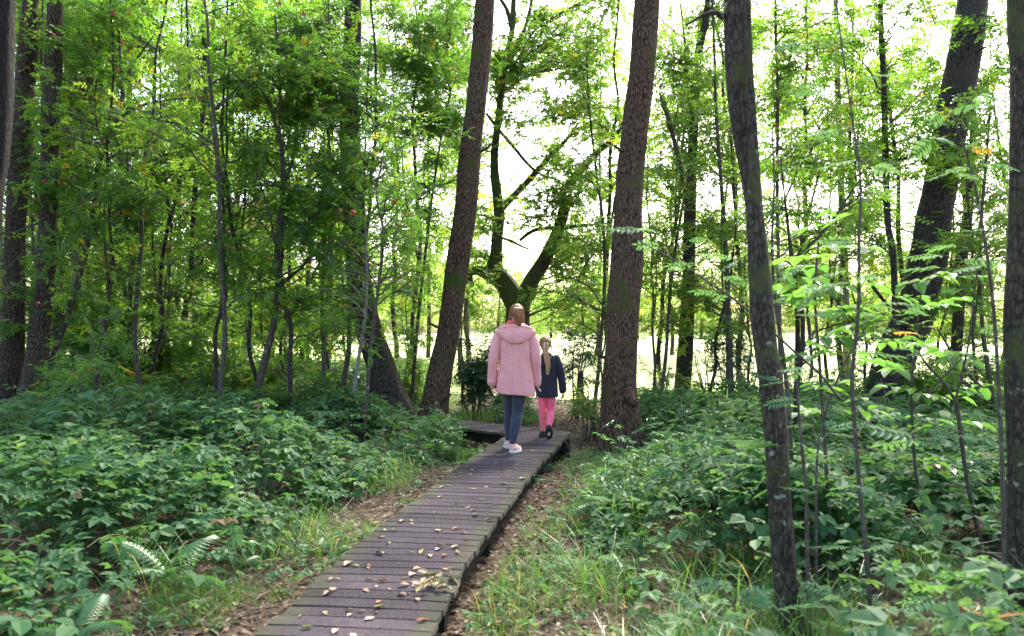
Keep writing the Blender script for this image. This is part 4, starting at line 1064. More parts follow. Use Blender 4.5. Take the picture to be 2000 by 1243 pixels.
for (u0, u1, lab, n) in ZL:
    for q in range(3):
        thin(u0 + (u1 - u0) * (q + rs.uniform(.1, .9)) / 3, rs.uniform(12.2, 15), rs.uniform(.9, 1.2), 3 + q % 3, lab, 'thin young trees of the left understory', rs.uniform(.9, 1.3))

# the far edge of the meadow: a wood that reads as one mass
mb = MB(); rs = RC(31)
xx = np.linspace(-150, 150, 90)
for k, x in enumerate(xx):
    Yt = 96 + rs.uniform(-6, 10) + .0006 * x * x
    h = rs.uniform(7, 12.5); R = rs.uniform(2.6, 4.2)
    n = 900
    e = rs.normal(0, 1, (n, 3)); e /= np.linalg.norm(e, axis=1)[:, None]; e *= rs.uniform(.55, 1, (n, 1))
    lump = 1 + .45 * noise3(e * 2.2 + k)
    pos = np.array((x, Yt, h * .52)) + e * lump[:, None] * np.array((R, R * .8, h * .5))
    pos = pos[pos[:, 2] > .1]
    scatter(mb, (SPR_LIGHT[k % 3][0] * 2.6, SPR_LIGHT[k % 3][1], SPR_LIGHT[k % 3][2]), pos, rs.uniform(0, 6.28, len(pos)), rs.normal(-.1, .6, len(pos)), rs.normal(0, .5, len(pos)), rs.uniform(.7, 1.3, len(pos)), np.clip(rs.uniform(.2, .85) + rs.normal(0, .1, len(pos)), 0, .9))
    pt = np.array([(x, Yt, 0), (x + rs.normal(0, .3), Yt, h * .8)])
    tube(mb, spline(pt, 5), np.linspace(.22, .06, 5), 6, 1)
o = mb.build('far_treeline', [FARL, BARK_DARK]); tag(o, 'pale wood along the far side of the meadow', kind='stuff')

# ------------------------------------------------------------------ undergrowth
LE = np.array([(2.0, -2.15), (3.5, -2.1), (4.6, -1.95), (6.05, -1.75), (7.7, -1.5), (9.6, -1.0), (10.6, -.62), (11.3, -.70), (12.2, -1.2), (13.2, -1.6), (16, -1.6)])
RE = np.array([(2.0, .75), (3.5, .72), (4.6, .68), (6.05, .70), (7.7, .78), (9.0, .95), (10.4, 1.15), (11.5, 1.35), (12.5, 1.5), (16, 1.6)])
def left_edge(y): return np.interp(y, LE[:, 0], LE[:, 1])
def right_edge(y): return np.interp(y, RE[:, 0], RE[:, 1])
def deck_dist(x, y):
    """signed clearance from the boardwalk (negative on it)"""
    d1 = np.where(y < 11.5, np.abs(x - deck_c(y)) - HALF, 9)
    qx, qy = x - CORN_L[0], y - CORN_L[1]
    a = qx * D2[0] + qy * D2[1]; b_ = qx * N2[0] + qy * N2[1]
    d2 = np.where((a > -.3) & (a < 1.5), np.maximum(-b_, b_ - W2), 9)
    return np.minimum(d1, d2)
def sstep(t): t = np.clip(t, 0, 1); return t * t * (3 - 2 * t)
def n2(x, y, s, o=0.0): return noise3(np.stack([x, y, x * 0 + o], -1), s)

rs = RC(61)
mbr = MB(); mcane = MB()
def bramble_field(n, xlo, xhi, ylo, yhi, side, hmax, dens_fn=None, light=False, scale=1.0, seed=0):
    r = RC(seed)
    y = np.sqrt(r.uniform(ylo ** 2, yhi ** 2, n) if not light else r.uniform(ylo ** 2, yhi ** 2, n))
    wlo, whi = xlo(y), xhi(y)
    x = wlo + (whi - wlo) * r.rand(n)
    dist = (left_edge(y) - x) if side < 0 else (x - right_edge(y))
    dist = dist + .5 * n2(x, y, .9, 4)
    keep = (dist > 0) & (deck_dist(x, y) > .06)
    lump = .5 + 1.3 * n2(x, y, .6, 2) + 1.0 * n2(x, y, 1.5, 8)
    keep &= r.rand(n) < np.clip(.60 + 2.0 * n2(x, y, 1.0, 13), .08, 1)
    if dens_fn is not None: keep &= r.rand(n) < dens_fn(x, y)
    x, y, dist, lump = x[keep], y[keep], dist[keep], lump[keep]
    h = hmax * (.25 + .75 * sstep(dist / 1.1)) * (.45 + .8 * np.clip(lump, 0, 1.2)) * (1 - .86 * np.exp(-(((x - 1.3) / .8) ** 2 + ((y - 10.2) / 1.3) ** 2)))
    h = h * (1 - .85 * np.exp(-(((x - 1.42) / .32) ** 2 + ((y - 4.05) / .6) ** 2))) * (1 - .8 * np.exp(-(((x - 2.75) / .35) ** 2 + ((y - 4.3) / .6) ** 2)))
    keep2 = r.rand(len(x)) > .7 * np.exp(-(((x - 1.42) / .3) ** 2 + ((y - 4.05) / .6) ** 2))
    x, y, h = x[keep2], y[keep2], h[keep2]
    lay = 1 - np.abs(r.normal(0, .38, len(x))); lay = np.clip(lay, .05, 1)
    z = ground_z(x, y) + h * lay + .03
    pos = np.stack([x, y, z], -1)
    N = len(x)
    yaw = r.uniform(0, 6.283, N); pit = r.normal(-.12, .3, N); rol = r.normal(0, .3, N)
    tn = np.clip(.45 + .5 * n2(x, y, .8, 20) + r.normal(0, .2, N), 0, .9)
    tn = np.where(r.rand(N) < .025, 1.0, tn)
    sc = scale * np.clip(r.lognormal(-.1, .32, N), .45, 1.6)
    T = TRI_LIGHT if light else TRI
    w = r.randint(0, len(T), N)
    for k in range(len(T)):
        m = w == k
        scatter(mbr, T[k], pos[m], yaw[m], pit[m], rol[m], sc[m], tn[m], 0)
    return pos
pl = bramble_field(21000, lambda y: -.68 * y - .6, left_edge, 2.9, 12.5, -1, .72, seed=1, scale=1.05)
pr = bramble_field(28000, right_edge, lambda y: .68 * y + .6, 2.9, 14.5, 1, .66, lambda x, y: np.clip(.72 + .05 * y + .7 * n2(x, y, .7, 31), .3, 1), seed=2, scale=1.05)
p2 = bramble_field(13000, lambda y: right_edge(y) - .1, lambda y: .68 * y + .6, 2.7, 7.2, 1, .56, lambda x, y: np.clip(.85 + .5 * n2(x, y, 1.1, 37), .45, 1), seed=12, scale=1.0)
p3 = bramble_field(16000, lambda y: -.68 * y - .6, lambda y: left_edge(np.minimum(y, 15)) + .2, 12, 20, -1, .70, light=True, scale=1.25, seed=3)
p4 = bramble_field(9000, lambda y: right_edge(np.minimum(y, 15)) + .5, lambda y: .66 * y + .6, 13.5, 18.6, 1, .36, light=True, scale=1.25, seed=4)
p5 = bramble_field(14000, lambda y: -.66 * y - .6, lambda y: -.1 * y, 20, 34, -1, .5, light=True, scale=1.9, seed=5)
# low plants on the open strips beside the boardwalk, and other kinds mixed into the brambles
r = RC(81); n = 5200
y = np.sqrt(r.uniform(3 ** 2, 13 ** 2, n)); side = r.rand(n) < .5
x = np.where(side, left_edge(y) + (deck_c(y) - HALF - left_edge(y)) * r.uniform(-.3, 1, n), deck_c(y) + HALF + (right_edge(y) + .3 - deck_c(y) - HALF) * r.rand(n))
k = (deck_dist(x, y) > .03) & (r.rand(n) < np.clip(.35 + 2.2 * n2(x, y, 1.4, 55), .04, 1))
x, y = x[k], y[k]; N = len(x); z = ground_z(x, y) + r.uniform(.02, .14, N)
w = r.randint(0, len(TRI), N)
for q in range(len(TRI)):
    m = w == q
    scatter(mbr, TRI[q], np.stack([x, y, z], -1)[m], r.uniform(0, 6.28, m.sum()), r.normal(-.05, .3, m.sum()), r.normal(0, .3, m.sum()), r.uniform(.35, .85, m.sum()), np.clip(r.normal(.6, .2, m.sum()), 0, .9))
TALL = [t_spray(.30, 9, .10, .5, 2) for _ in range(2)]
for (P_, cnt) in ((pl, 420), (pr, 520)):
    for e in P_[r.choice(len(P_), cnt, replace=False)]:
        if n2(np.array([e[0]]), np.array([e[1]]), .8, 66)[0] < -.02 or (.5 < e[0] < 2.0 and 8.6 < e[1] < 11.6): continue
        h = r.uniform(.35, .8); b0 = np.array((e[0], e[1], ground_z(e[0], e[1])))
        if deck_dist(b0[:1], b0[1:2])[0] < .25: continue
        if 1.0 < b0[0] < 1.8 and b0[1] < 4.9: continue
        top = b0 + np.array((r.normal(0, .12), r.normal(0, .12), h))
        tube(mbr, bez(b0, (b0 + top) / 2 + r.normal(0, .03, 3), top, 5), np.linspace(.004, .0015, 5), 4, 1, r.rand(), cap=False)
        kk = 7; t = np.linspace(.35, 1, kk)[:, None]; pos = b0 * (1 - t) + top * t
        scatter(mbr, TALL[r.randint(2)], pos, np.arange(kk) * 2.4 + r.uniform(0, 6), r.normal(.0, .2, kk), r.normal(0, .25, kk), np.linspace(.85, .4, kk) * r.uniform(.7, 1.2), np.clip(np.full(kk, r.uniform(.45, .85)), 0, .9), 2)
for (P_, cnt) in ((pl, 260), (pr, 200)):
    for e in P_[r.choice(len(P_), cnt, replace=False)]:
        if n2(np.array([e[0]]), np.array([e[1]]), .6, 77)[0] < .05 or (.5 < e[0] < 2.0 and 8.6 < e[1] < 11.6): continue
        kk = r.randint(3, 6); b0 = np.array((e[0], e[1], ground_z(e[0], e[1]) + .15))
        if deck_dist(b0[:1], b0[1:2])[0] < .4: continue
        scatter(mbr, FERN[r.randint(2)], np.repeat(b0[None], kk, 0), r.uniform(0, 6.28, kk), r.normal(.35, .2, kk), r.normal(0, .2, kk), r.uniform(.6, 1.0, kk), np.clip(r.normal(.5, .15, kk), 0, .9), 2)
# canes
for P_, cnt in ((pl, 190), (pr, 120)):
    for k in rs.choice(len(P_), cnt, replace=False):
        e = P_[k]
        if deck_dist(np.array([e[0]]), np.array([e[1]]))[0] < .5: continue
        a = rs.uniform(0, 6.28); L = rs.uniform(.4, 1.1)
        b0 = e + np.array((math.cos(a) * L, math.sin(a) * L, 0)); 
        if deck_dist(np.array([b0[0]]), np.array([b0[1]]))[0] < .25: continue
        b0[2] = ground_z(b0[0], b0[1])
        m_ = (b0 + e) / 2 + np.array((0, 0, rs.uniform(.15, .5)))
        tube(mbr, bez(b0, m_, e, 9), np.linspace(.0045, .0016, 9), 4, 1, rs.rand(), cap=False)
CANE = simple_mat('bramble_cane', (.09, .11, .03), (.16, .08, .05), 3, .6, .3)
o = mbr.build('bramble_undergrowth', [BRAM, CANE, FERNL]); tag(o, 'dense bramble ground cover on both sides of the boardwalk', kind='stuff')

# grass
mg = MB()
def grass(n, fx, ylo, yhi, dens, sc=(.6, 1.2), seed=0):
    r = RC(seed); y = r.uniform(ylo, yhi, n); lo, hi = fx(y); x = lo + (hi - lo) * r.rand(n)
    k = (r.rand(n) < dens(x, y)) & (deck_dist(x, y) > .03)
    x, y = x[k], y[k]; N = len(x)
    pos = np.stack([x, y, ground_z(x, y) - .01], -1)
    w = r.randint(0, 4, N)
    tn = np.clip(.4 + .6 * n2(x, y, 1.2, 3) + r.normal(0, .18, N), 0, .9); tn = np.where(r.rand(N) < .06, 1.0, tn)
    for q in range(4):
        m = w == q
        scatter(mg, BLADES[q], pos[m], r.uniform(0, 6.28, m.sum()), r.normal(0, .18, m.sum()), r.normal(0, .2, m.sum()), r.uniform(*sc, m.sum()), tn[m])
tuft = lambda th, s, o: (lambda x, y: np.clip((n2(x, y, s, o) - th) * 6, 0, 1))
grass(8500, lambda y: (right_edge(y) - .35, right_edge(y) + .5 + .32 * y), 3.0, 8.6, tuft(.06, 1.3, 41), (.5, 1.2), 1)
grass(9000, lambda y: (deck_c(y) + .45, right_edge(y) + .4), 3.6, 11, tuft(-.02, 1.9, 43), (.25, .7), 2)
grass(9000, lambda y: (left_edge(y) - .15, deck_c(y) - .42), 5.6, 10.6, tuft(.10, 1.5, 45), (.3, .8), 3)
grass(9000, lambda y: (-1.2 + 0 * y, 1.6 + 0 * y), 12.2, 18.4, tuft(-.06, .8, 47), (.5, 1.0), 4)
grass(8000, lambda y: (left_edge(y) - 3, left_edge(y)), 3.2, 9, tuft(.22, 1.0, 49), (.8, 1.3), 5)
grass(9000, lambda y: (left_edge(y) - .2, deck_c(y) - .42), 3.4, 7, tuft(.06, 2.1, 53), (.2, .55), 7)
grass(6500, lambda y: (right_edge(y), right_edge(y) + 3.5), 3.2, 9, tuft(.1, .9, 54), (.8, 1.5), 8)
grass(16000, lambda y: (-8 + 0 * y, 14 + 0 * y), 17.4, 20.5, tuft(-.1, .5, 51), (.6, 1.2), 6)
o = mg.build('grass', GRASSM); tag(o, 'long green grass in tufts beside the boardwalk', kind='stuff')

# leaf litter and twigs on the soil
ml = MB(); r = RC(71); n = 80000
y = np.sqrt(r.uniform(2.8 ** 2, 17.5 ** 2, n)); x = r.uniform(-.66, .66, n) * y
near = np.where(x < deck_c(y), 1 / (1 + ((left_edge(y) - x).clip(0) * 1.6) ** 2), 1 / (1 + ((x - right_edge(y)).clip(0) * 1.4) ** 2))
k = (r.rand(n) < .18 + .8 * near) & (deck_dist(x, y) > -.5)
x, y = x[k], y[k]; N = len(x); pos = np.stack([x, y, ground_z(x, y) + r.uniform(.005, .035, N)], -1)
LIT = [t_single(.075, .6), t_single(.06, .75), t_single(.09, .5)]
w = r.randint(0, 3, N)
for q in range(3):
    m = w == q
    scatter(ml, LIT[q], pos[m], r.uniform(0, 6.28, m.sum()), r.normal(0, .22, m.sum()), r.normal(0, .28, m.sum()), r.uniform(.35, .85, m.sum()), np.clip(r.beta(1.6, 1.5, m.sum()), 0, 1))
o = ml.build('leaf_litter', DRYM); tag(o, 'brown leaf litter strewn over the soil by the boardwalk', kind='stuff')
mt_ = MB(); r = RC(72)
for k in range(900):
    if k < 600:
        y = r.uniform(3.4, 9.5); x = left_edge(y) + r.normal(.05, .28); 
    else:
        y = r.uniform(3.4, 12); x = right_edge(y) + r.normal(-.2, .3)
    if deck_dist(np.array([x]), np.array([y]))[0] < .3: continue
    a = r.uniform(0, 3.14); L = r.uniform(.12, .5); c = np.array((x, y, ground_z(x, y) + r.uniform(.01, .10)))
    dv = np.array((math.cos(a), math.sin(a), r.normal(0, .25))) * L / 2
    tube(mt_, spline(np.array([c - dv, c + r.normal(0, .02, 3), c + dv]), 4), r.uniform(.0012, .0035), 4, 0, r.rand(), cap=False)
for k in range(1500):
    e = (pl if k % 3 else pr)[r.randint(len(pl if k % 3 else pr))]
    if deck_dist(e[:1], e[1:2])[0] < .35: continue
    L = r.uniform(.2, .7); b0 = np.array((e[0], e[1], ground_z(e[0], e[1]))); a = r.uniform(0, 6.28); tl = r.uniform(.2, 1.4)
    dv = np.array((math.cos(a) * math.sin(tl), math.sin(a) * math.sin(tl), math.cos(tl))) * L
    tube(mt_, spline(np.array([b0, b0 + dv * .5 + r.normal(0, .03, 3), b0 + dv]), 5), np.linspace(.0035, .0012, 5), 4, 0, r.rand(), cap=False)
o = mt_.build('dry_twigs', TWIG); tag(o, 'dry brown twigs and dead stems littering the edge of the brambles', kind='stuff')
mbk = thing('fallen_branch', 'bare fallen branch lying on the greenery left of the boardwalk', 'branch', G(905, 915, .2))
m_ = MB(); br0 = np.array([P(862, 945, 8.9), P(880, 925, 9.1), P(895, 908, 9.3), P(915, 900, 9.4), P(932, 893, 9.5)])
tube(m_, spline(br0, 14), np.linspace(.012, .005, 14), 6, 0, .5, bark_relief(3, .1, 0)); tube(m_, spline(np.array([br0[2], P(893, 895, 9.4), P(897, 880, 9.5)]), 6), np.linspace(.006, .002, 6), 5)
m_.build('stem', BARK_THIN, mbk, np.array(mbk.location))
mst = thing('stump_post', 'weathered short tree stump standing at the meadow rim, right of the girl', 'stump', (*P(1135, 780, 16.5)[:2], 0.0))
m_ = MB(); pp, rr_ = px_path([(1135, 815, 15), (1135, 790, 12), (1134, 760, 11), (1135, 730, 10), (1136, 724, 6)], 16.5, n=20)
tube(m_, pp, rr_, 12, 0, .5, bark_relief(33, .1, .2)); m_.build('trunk', BARK_DARK, mst, np.array(mst.location), smooth=True)

# ferns: each frond a part, meshes shared
FROND = []
for k in range(2):
    m_ = MB(); V, Q, T = FERN[k]; m_.add(V, Q, 0, np.clip(.5 + T, 0, .9)); o = m_.build('frond', FERNL); COL.objects.unlink(o); FROND.append(o)
def fern(u, v, z, Y, size, n, label, seed):
    r = RC(seed); p = P(u, v, Y); root = thing('fern', label, 'fern', (p[0], Y, float(ground_z(p[0], Y)) + z), 'ferns among the brambles')
    for q in range(n):
        o = FROND[q % 2].copy(); COL.objects.link(o); o.parent = root
        s = size * r.uniform(.8, 1.1); o.scale = (s, s, s)
        o.rotation_euler = (r.normal(0, .15), r.normal(-.25, .2), q * 6.283 / n + r.uniform(-.3, .3))
fern(150, 1190, .25, 3.9, .62, 4, 'big pale fern frond spreading at the lower corner of the left brambles', 1)
fern(845, 852, .05, 12.4, .9, 7, 'fern at the foot of the reddish leaning trunk', 2)
fern(875, 865, .02, 11.6, .8, 7, 'fern beside the turn of the boardwalk, left of the woman', 3)
fern(1050, 905, .0, 9.6, .5, 6, 'small fern tucked under the right edge of the boardwalk near the girl', 4)
fern(1035, 955, .0, 8.6, .5, 6, 'small fern under the right edge of the boardwalk by the middle post', 5)
fern(1375, 850, .3, 12.2, .8, 6, 'fern rising from the brambles right of the seamed trunk', 6)
fern(1430, 838, .3, 12.8, .8, 6, 'fern among the brambles just left of the near forked trunk', 7)
fern(560, 890, .25, 10.8, .8, 7, 'fern in the brambles in front of the forked rowan', 8)
fern(430, 850, .3, 12.5, .9, 7, 'fern in the brambles before the broad leafy bush', 9)
fern(300, 835, .35, 12.5, .9, 7, 'fern in the brambles below the bent slim rowan', 10)
fern(690, 860, .2, 11.8, .9, 7, 'fern at the foot of the bare pale sapling', 11)
fern(120, 800, .5, 11.5, .9, 7, 'fern in front of the foot of the brown pair', 12)
fern(615, 1095, .05, 6.2, .35, 5, 'tiny fern on the bare strip beside the near left boardwalk edge', 13)
fern(470, 1120, .1, 5.6, .4, 5, 'small fern at the bramble edge over the dry twigs', 14)
fern(760, 900, .15, 10.6, .7, 6, 'fern among the greenery left of the fallen branch', 15)

# near saplings: stem plus fronds placed one by one
def sapling(label, stems, Y, fronds, seed, mat=SAPL, tpls=PIN_BIG, name='rowan_sapling', yel=()):
    r = RC(seed); b0 = stems[0][0][0]; gz = float(ground_z(b0[0], b0[1])); org = np.array((b0[0], b0[1], gz))
    root = thing(name, label, 'sapling', org, 'saplings in the brambles')
    ms = MB(); A = []
    for k, (p, rad) in enumerate(stems):
        tube(ms, p, rad, 8, 0, .5, bark_relief(seed + k, .06, 0), cap=True); A.append(p)
    A = np.vstack(A); mf = MB()
    for i, f in enumerate(fronds):
        u, v, w = f[:3]; y = Y + r.uniform(-.35, .35); c = P(u, v, y); L = w * y / F
        h = np.linalg.norm(A - c, axis=1) + .3 * np.abs(A[:, 2] - c[2] + .1); a = A[int(np.argmin(h))]
        side = 1 if c[0] >= a[0] else -1
        yaw = (0 if side > 0 else math.pi) + r.uniform(-.7, .7)
        dirv = np.array((math.cos(yaw), math.sin(yaw), 0))
        st_ = c - dirv * L * .5
        m0 = (a + st_) / 2 + np.array((0, 0, .06))
        tube(mf, bez(a, m0, st_, 8), np.linspace(.0028, .0015, 8), 4, 0, .5, cap=False)
        t = .97 if len(f) > 3 else float(np.clip(r.normal(.5, .2), 0, .85))
        k2 = r.randint(len(tpls))
        scatter(mf, tpls[k2], st_[None], np.array([yaw]), np.array([r.normal(.02, .15)]), np.array([r.normal(0, .3)]), L / .27, np.array([1.0 if len(f) > 3 else t]), 1)
        # a companion frond from the same node
        if r.rand() < .8:
            scatter(mf, tpls[k2], (st_ - dirv * .02)[None], np.array([yaw + r.choice([-1, 1]) * r.uniform(.5, 1.1)]), np.array([r.normal(.05, .2)]), np.array([r.normal(0, .35)]), L / .27 * r.uniform(.7, 1), np.array([np.clip(t + r.normal(0, .1), 0, .85)]), 1)
    ms.build('stem', BARK_THIN, root, org, smooth=True)
    mf.build('foliage', [BARK_THIN, mat], root, org)
    return root
sapling('tall thin sapling with pale feathery leaves, before the massive crooked trunk', [
    px_path([(1704, 1330, 12), (1703, 1243, 11), (1692, 1085, 10), (1678, 943, 9), (1667, 800, 9), (1665, 725, 8), (1676, 617, 7), (1678, 472, 6), (1680, 350, 5), (1660, 200, 4), (1640, 60, 3), (1630, -40, 2)], 4.3),
    px_path([(1666, 790, 5), (1700, 830, 4), (1740, 850, 3)], 4.3, -.2)], 4.3,
    [(1597, 552, 90), (1625, 527, 80), (1705, 686, 100), (1763, 650, 55, 1), (1778, 664, 70), (1651, 841, 60), (1600, 620, 70), (1735, 821, 80), (1745, 864, 110), (1656, 950, 70), (1745, 592, 80), (1785, 606, 75), (1621, 1064, 70), (1720, 1064, 75),
     (1535, 94, 80), (1582, 177, 70), (1709, 152, 70), (1608, 253, 60), (1644, 311, 90), (1720, 330, 70), (1640, 470, 70), (1700, 540, 60)], 1)
sapling('pair of thin upright sapling stems just right of the near forked trunk', [
    px_path([(1582, 1330, 9), (1581, 1243, 8), (1577, 1100, 8), (1574, 960, 7), (1562, 830, 6), (1556, 740, 4)], 4.45),
    px_path([(1597, 1330, 7), (1596, 1243, 6), (1594, 1100, 6), (1594, 940, 5), (1600, 850, 4)], 4.5)], 4.45,
    [(1503, 744, 55), (1524, 784, 55), (1553, 718, 60), (1553, 831, 60), (1485, 875, 100), (1535, 918, 80), (1600, 893, 70), (1640, 846, 60, ), (1450, 910, 70), (1560, 960, 60)], 2)
sapling('slim sapling hugging the near forked trunk, long twigs reaching left over the meadow', [
    px_path([(1556, 1150, 10), (1548, 950, 9), (1539, 780, 9), (1526, 670, 8), (1513, 580, 7), (1508, 470, 5), (1512, 360, 4), (1508, 250, 3)], 5.6),
    px_path([(1640, 780, 5), (1600, 730, 5), (1560, 695, 5), (1500, 640, 4), (1440, 590, 4), (1387, 553, 3), (1320, 510, 3), (1265, 480, 2), (1225, 455, 2)], 5.2, -.3)], 5.3,
    [(1452, 541, 75), (1408, 508, 60), (1499, 585, 65), (1445, 592, 35, 1), (1225, 449, 80), (1268, 484, 55), (1380, 575, 60), (1330, 520, 55), (1470, 480, 60), (1540, 520, 60), (1360, 470, 45)], 3)
sapling('sapling with a kinked dark stem near the knobbly right edge trunk', [
    px_path([(1925, 1120, 9), (1902, 996, 9), (1888, 935, 8), (1870, 800, 8), (1864, 780, 7), (1843, 747, 6), (1806, 707, 4), (1780, 660, 3)], 6.2), px_path([(1864, 790, 5), (1890, 680, 4), (1905, 560, 3), (1912, 510, 2)], 6.0)], 6.0,
    [(1911, 512, 75), (1918, 541, 85), (1817, 853, 60), (1807, 501, 60), (1795, 525, 70), (1840, 480, 60), (1930, 640, 60), (1850, 700, 50), (1780, 690, 55), (1900, 850, 60), (1930, 900, 60), (1860, 570, 60)], 4)
sapling('low seedling with pale drooping fronds at the foot of the near forked trunk', [
    px_path([(1480, 1320, 6), (1450, 1240, 5), (1430, 1180, 4), (1400, 1150, 3)], 3.9)], 3.9, [(1382, 1139, 70), (1336, 1185, 75), (1471, 1167, 80), (1542, 1188, 90), (1430, 1200, 70), (1400, 1230, 70)], 5)
sapling('low seedling with one orange frond at the bottom of the right brambles', [
    px_path([(1660, 1330, 5), (1665, 1250, 4), (1660, 1190, 3)], 3.9)], 3.9, [(1628, 1213, 80), (1720, 1188, 45, 1), (1690, 1235, 70), (1600, 1160, 60)], 6)
sapling('low seedling of feathery fronds near the foot of the knobbly right edge trunk', [
    px_path([(1850, 1320, 5), (1855, 1240, 4), (1850, 1180, 3)], 3.9)], 3.9, [(1800, 1174, 80), (1827, 1206, 75), (1895, 1167, 65), (1780, 1235, 70), (1900, 1225, 70), (1860, 1130, 60)], 7)
sapling('tall bending sapling in front of the massive crooked trunk top, one spray yellow', [
    px_path([(1965, 1330, 10), (1962, 1100, 9), (1955, 850, 8), (1940, 600, 7), (1915, 420, 5), (1890, 310, 4), (1865, 240, 2)], 4.4)], 4.4,
    [(1843, 279, 85), (1886, 224, 95), (1915, 290, 45, 1), (1850, 330, 70), (1940, 190, 70), (1900, 350, 70), (1960, 320, 60), (1920, 450, 60), (1890, 520, 60)], 8)
BROAD = [t_spray(.30, 6, .13, .66, 2) for _ in range(3)]
BROADL = leaf_mat('broad_sapling_leaf', (.04, .12, .03), (.085, .20, .045), (.40, .26, .04), 2.4, .45, .45)
sapling('leafy sapling with broad bright leaves right of the pair of thin sapling stems', [
    px_path([(1622, 1150, 9), (1618, 1000, 8), (1610, 850, 7), (1600, 700, 6), (1592, 580, 5), (1598, 480, 4), (1606, 400, 2)], 5.6), px_path([(1608, 820, 5), (1640, 730, 4), (1690, 640, 3)], 5.6, .2)], 5.6,
    [(1600, 500, 95), (1640, 480, 80), (1560, 520, 80), (1590, 560, 95), (1650, 560, 90), (1620, 610, 80), (1560, 600, 70), (1690, 620, 80), (1640, 660, 85), (1580, 690, 80), (1700, 700, 70), (1620, 760, 80), (1570, 800, 70), (1660, 800, 80), (1610, 430, 70)], 11, BROADL, BROAD, 'leafy_sapling')
sapling('leafy sapling with broad leaves in front of the massive crooked trunk foot', [
    px_path([(1800, 1120, 8), (1796, 1000, 7), (1785, 880, 6), (1780, 760, 5), (1790, 650, 4), (1800, 560, 3)], 6.4), px_path([(1786, 880, 4), (1740, 800, 3), (1720, 740, 2)], 6.4, .2), px_path([(1782, 800, 4), (1840, 740, 3), (1880, 700, 2)], 6.4, -.2)], 6.4,
    [(1800, 540, 70), (1770, 580, 70), (1830, 600, 70), (1780, 660, 75), (1840, 690, 70), (1730, 720, 75), (1760, 760, 70), (1880, 690, 70), (1830, 770, 70), (1720, 800, 70), (1790, 830, 75), (1860, 820, 70), (1750, 880, 70), (1820, 900, 70), (1900, 760, 60)], 12, BROADL, BROAD, 'leafy_sapling')
sapling('knee-high seedling among the grass right of the boardwalk', [
    px_path([(1180, 1160, 5), (1170, 1120, 4), (1165, 1090, 3)], 5.6)], 5.6, [(1140, 1095, 45), (1195, 1085, 50), (1165, 1060, 40), (1130, 1125, 40)], 9, BRAM)

# ------------------------------------------------------------------ fallen leaves on the boardwalk
def leaf_col(name, c1, c2): return simple_mat(name, c1, c2, 26, .65, .3, .3, 4)
LC = [('tan', leaf_col('tan_dead_leaf', (.20, .125, .075), (.36, .25, .16))), ('brown', leaf_col('brown_dead_leaf', (.10, .055, .03), (.20, .12, .065))),
      ('russet', leaf_col('russet_dead_leaf', (.20, .06, .025), (.34, .13, .06))), ('yellow-green', leaf_col('fading_leaf', (.18, .17, .055), (.33, .31, .13))), ('cream', leaf_col('cream_dead_leaf', (.29, .22, .13), (.44, .35, .23)))]
LV = []
for k in range(7):
    r = RC(800 + k); nu, nv = 9, 5
    L = r.uniform(.055, .085); W = L * r.uniform(.5, .72); curl = r.uniform(.2, 1.3); bend = r.uniform(-.5, .9)
    V = []
    for i_ in range(nu):
        t = i_ / (nu - 1); w_ = W * math.sin(math.pi * min(.985, t * .93 + .045)) ** .75 * (1 + .10 * math.sin(i_ * 2.6 + k))
        for j_ in range(nv):
            s_ = j_ / (nv - 1) * 2 - 1
            V.append((L * (t - .5), s_ * w_ / 2 * math.cos(curl * abs(s_) * .6), .5 * w_ * curl * s_ * s_ * .55 + L * bend * .5 * (t - .5) ** 2 + .0016 + .002 * r.rand()))
    V = np.array(V); V[:, 2] -= V[:, 2].min()
    i_ = np.arange(nu - 1)[:, None] * nv + np.arange(nv - 1)[None]
    Q = np.stack([i_, i_ + 1, i_ + nv + 1, i_ + nv], -1).reshape(-1, 4)
    up = V + np.array((0, 0, .0008)); n0 = len(V)
    st_ = np.array([(-L * .5 - .018, -.0008, .003), (-L * .5 - .018, .0008, .003), (-L * .45, .0012, .0035), (-L * .45, -.0012, .0035)])
    LV.append((np.vstack([V, up, st_]), np.vstack([Q[:, ::-1], Q + n0, [[2 * n0, 2 * n0 + 1, 2 * n0 + 2, 2 * n0 + 3]]])))
LME = {}
def fallen_leaf(x, y, c, k, where, rz, sc=1.0, tilt=0.0, z=0.0):
    if (c, k) not in LME:
        m_ = MB(); m_.add(LV[k][0], LV[k][1]); o = m_.build('fallen_leaf', LC[c][1], smooth=True); LME[c, k] = o.data
    else:
        o = bpy.data.objects.new('fallen_leaf', LME[c, k]); COL.objects.link(o)
    o.location = (x, y, DZ + .0065 + z); o.rotation_euler = (tilt, tilt * .6, rz); o.scale = (sc, sc, sc)
    form = ['flat', 'cupped', 'curled', 'folded', 'small curled', 'broad', 'crinkled'][k]
    tag(o, f'{LC[c][0]} {form} leaf fallen {where}', 'leaf', 'fallen leaves on the boardwalk')
r = RC(91)
def where_of(x, y):
    f = (x - deck_c(y)) / HALF
    lat = 'left edge' if f < -.45 else 'right edge' if f > .45 else 'middle'
    lon = 'nearest part' if y < 4.4 else 'near stretch' if y < 5.4 else 'past the heap' if y < 6.6 else 'halfway stretch' if y < 8 else 'behind the woman' if y < 9 else 'by the walkers'
    return f'on the {lat} of the boardwalk, {lon}'
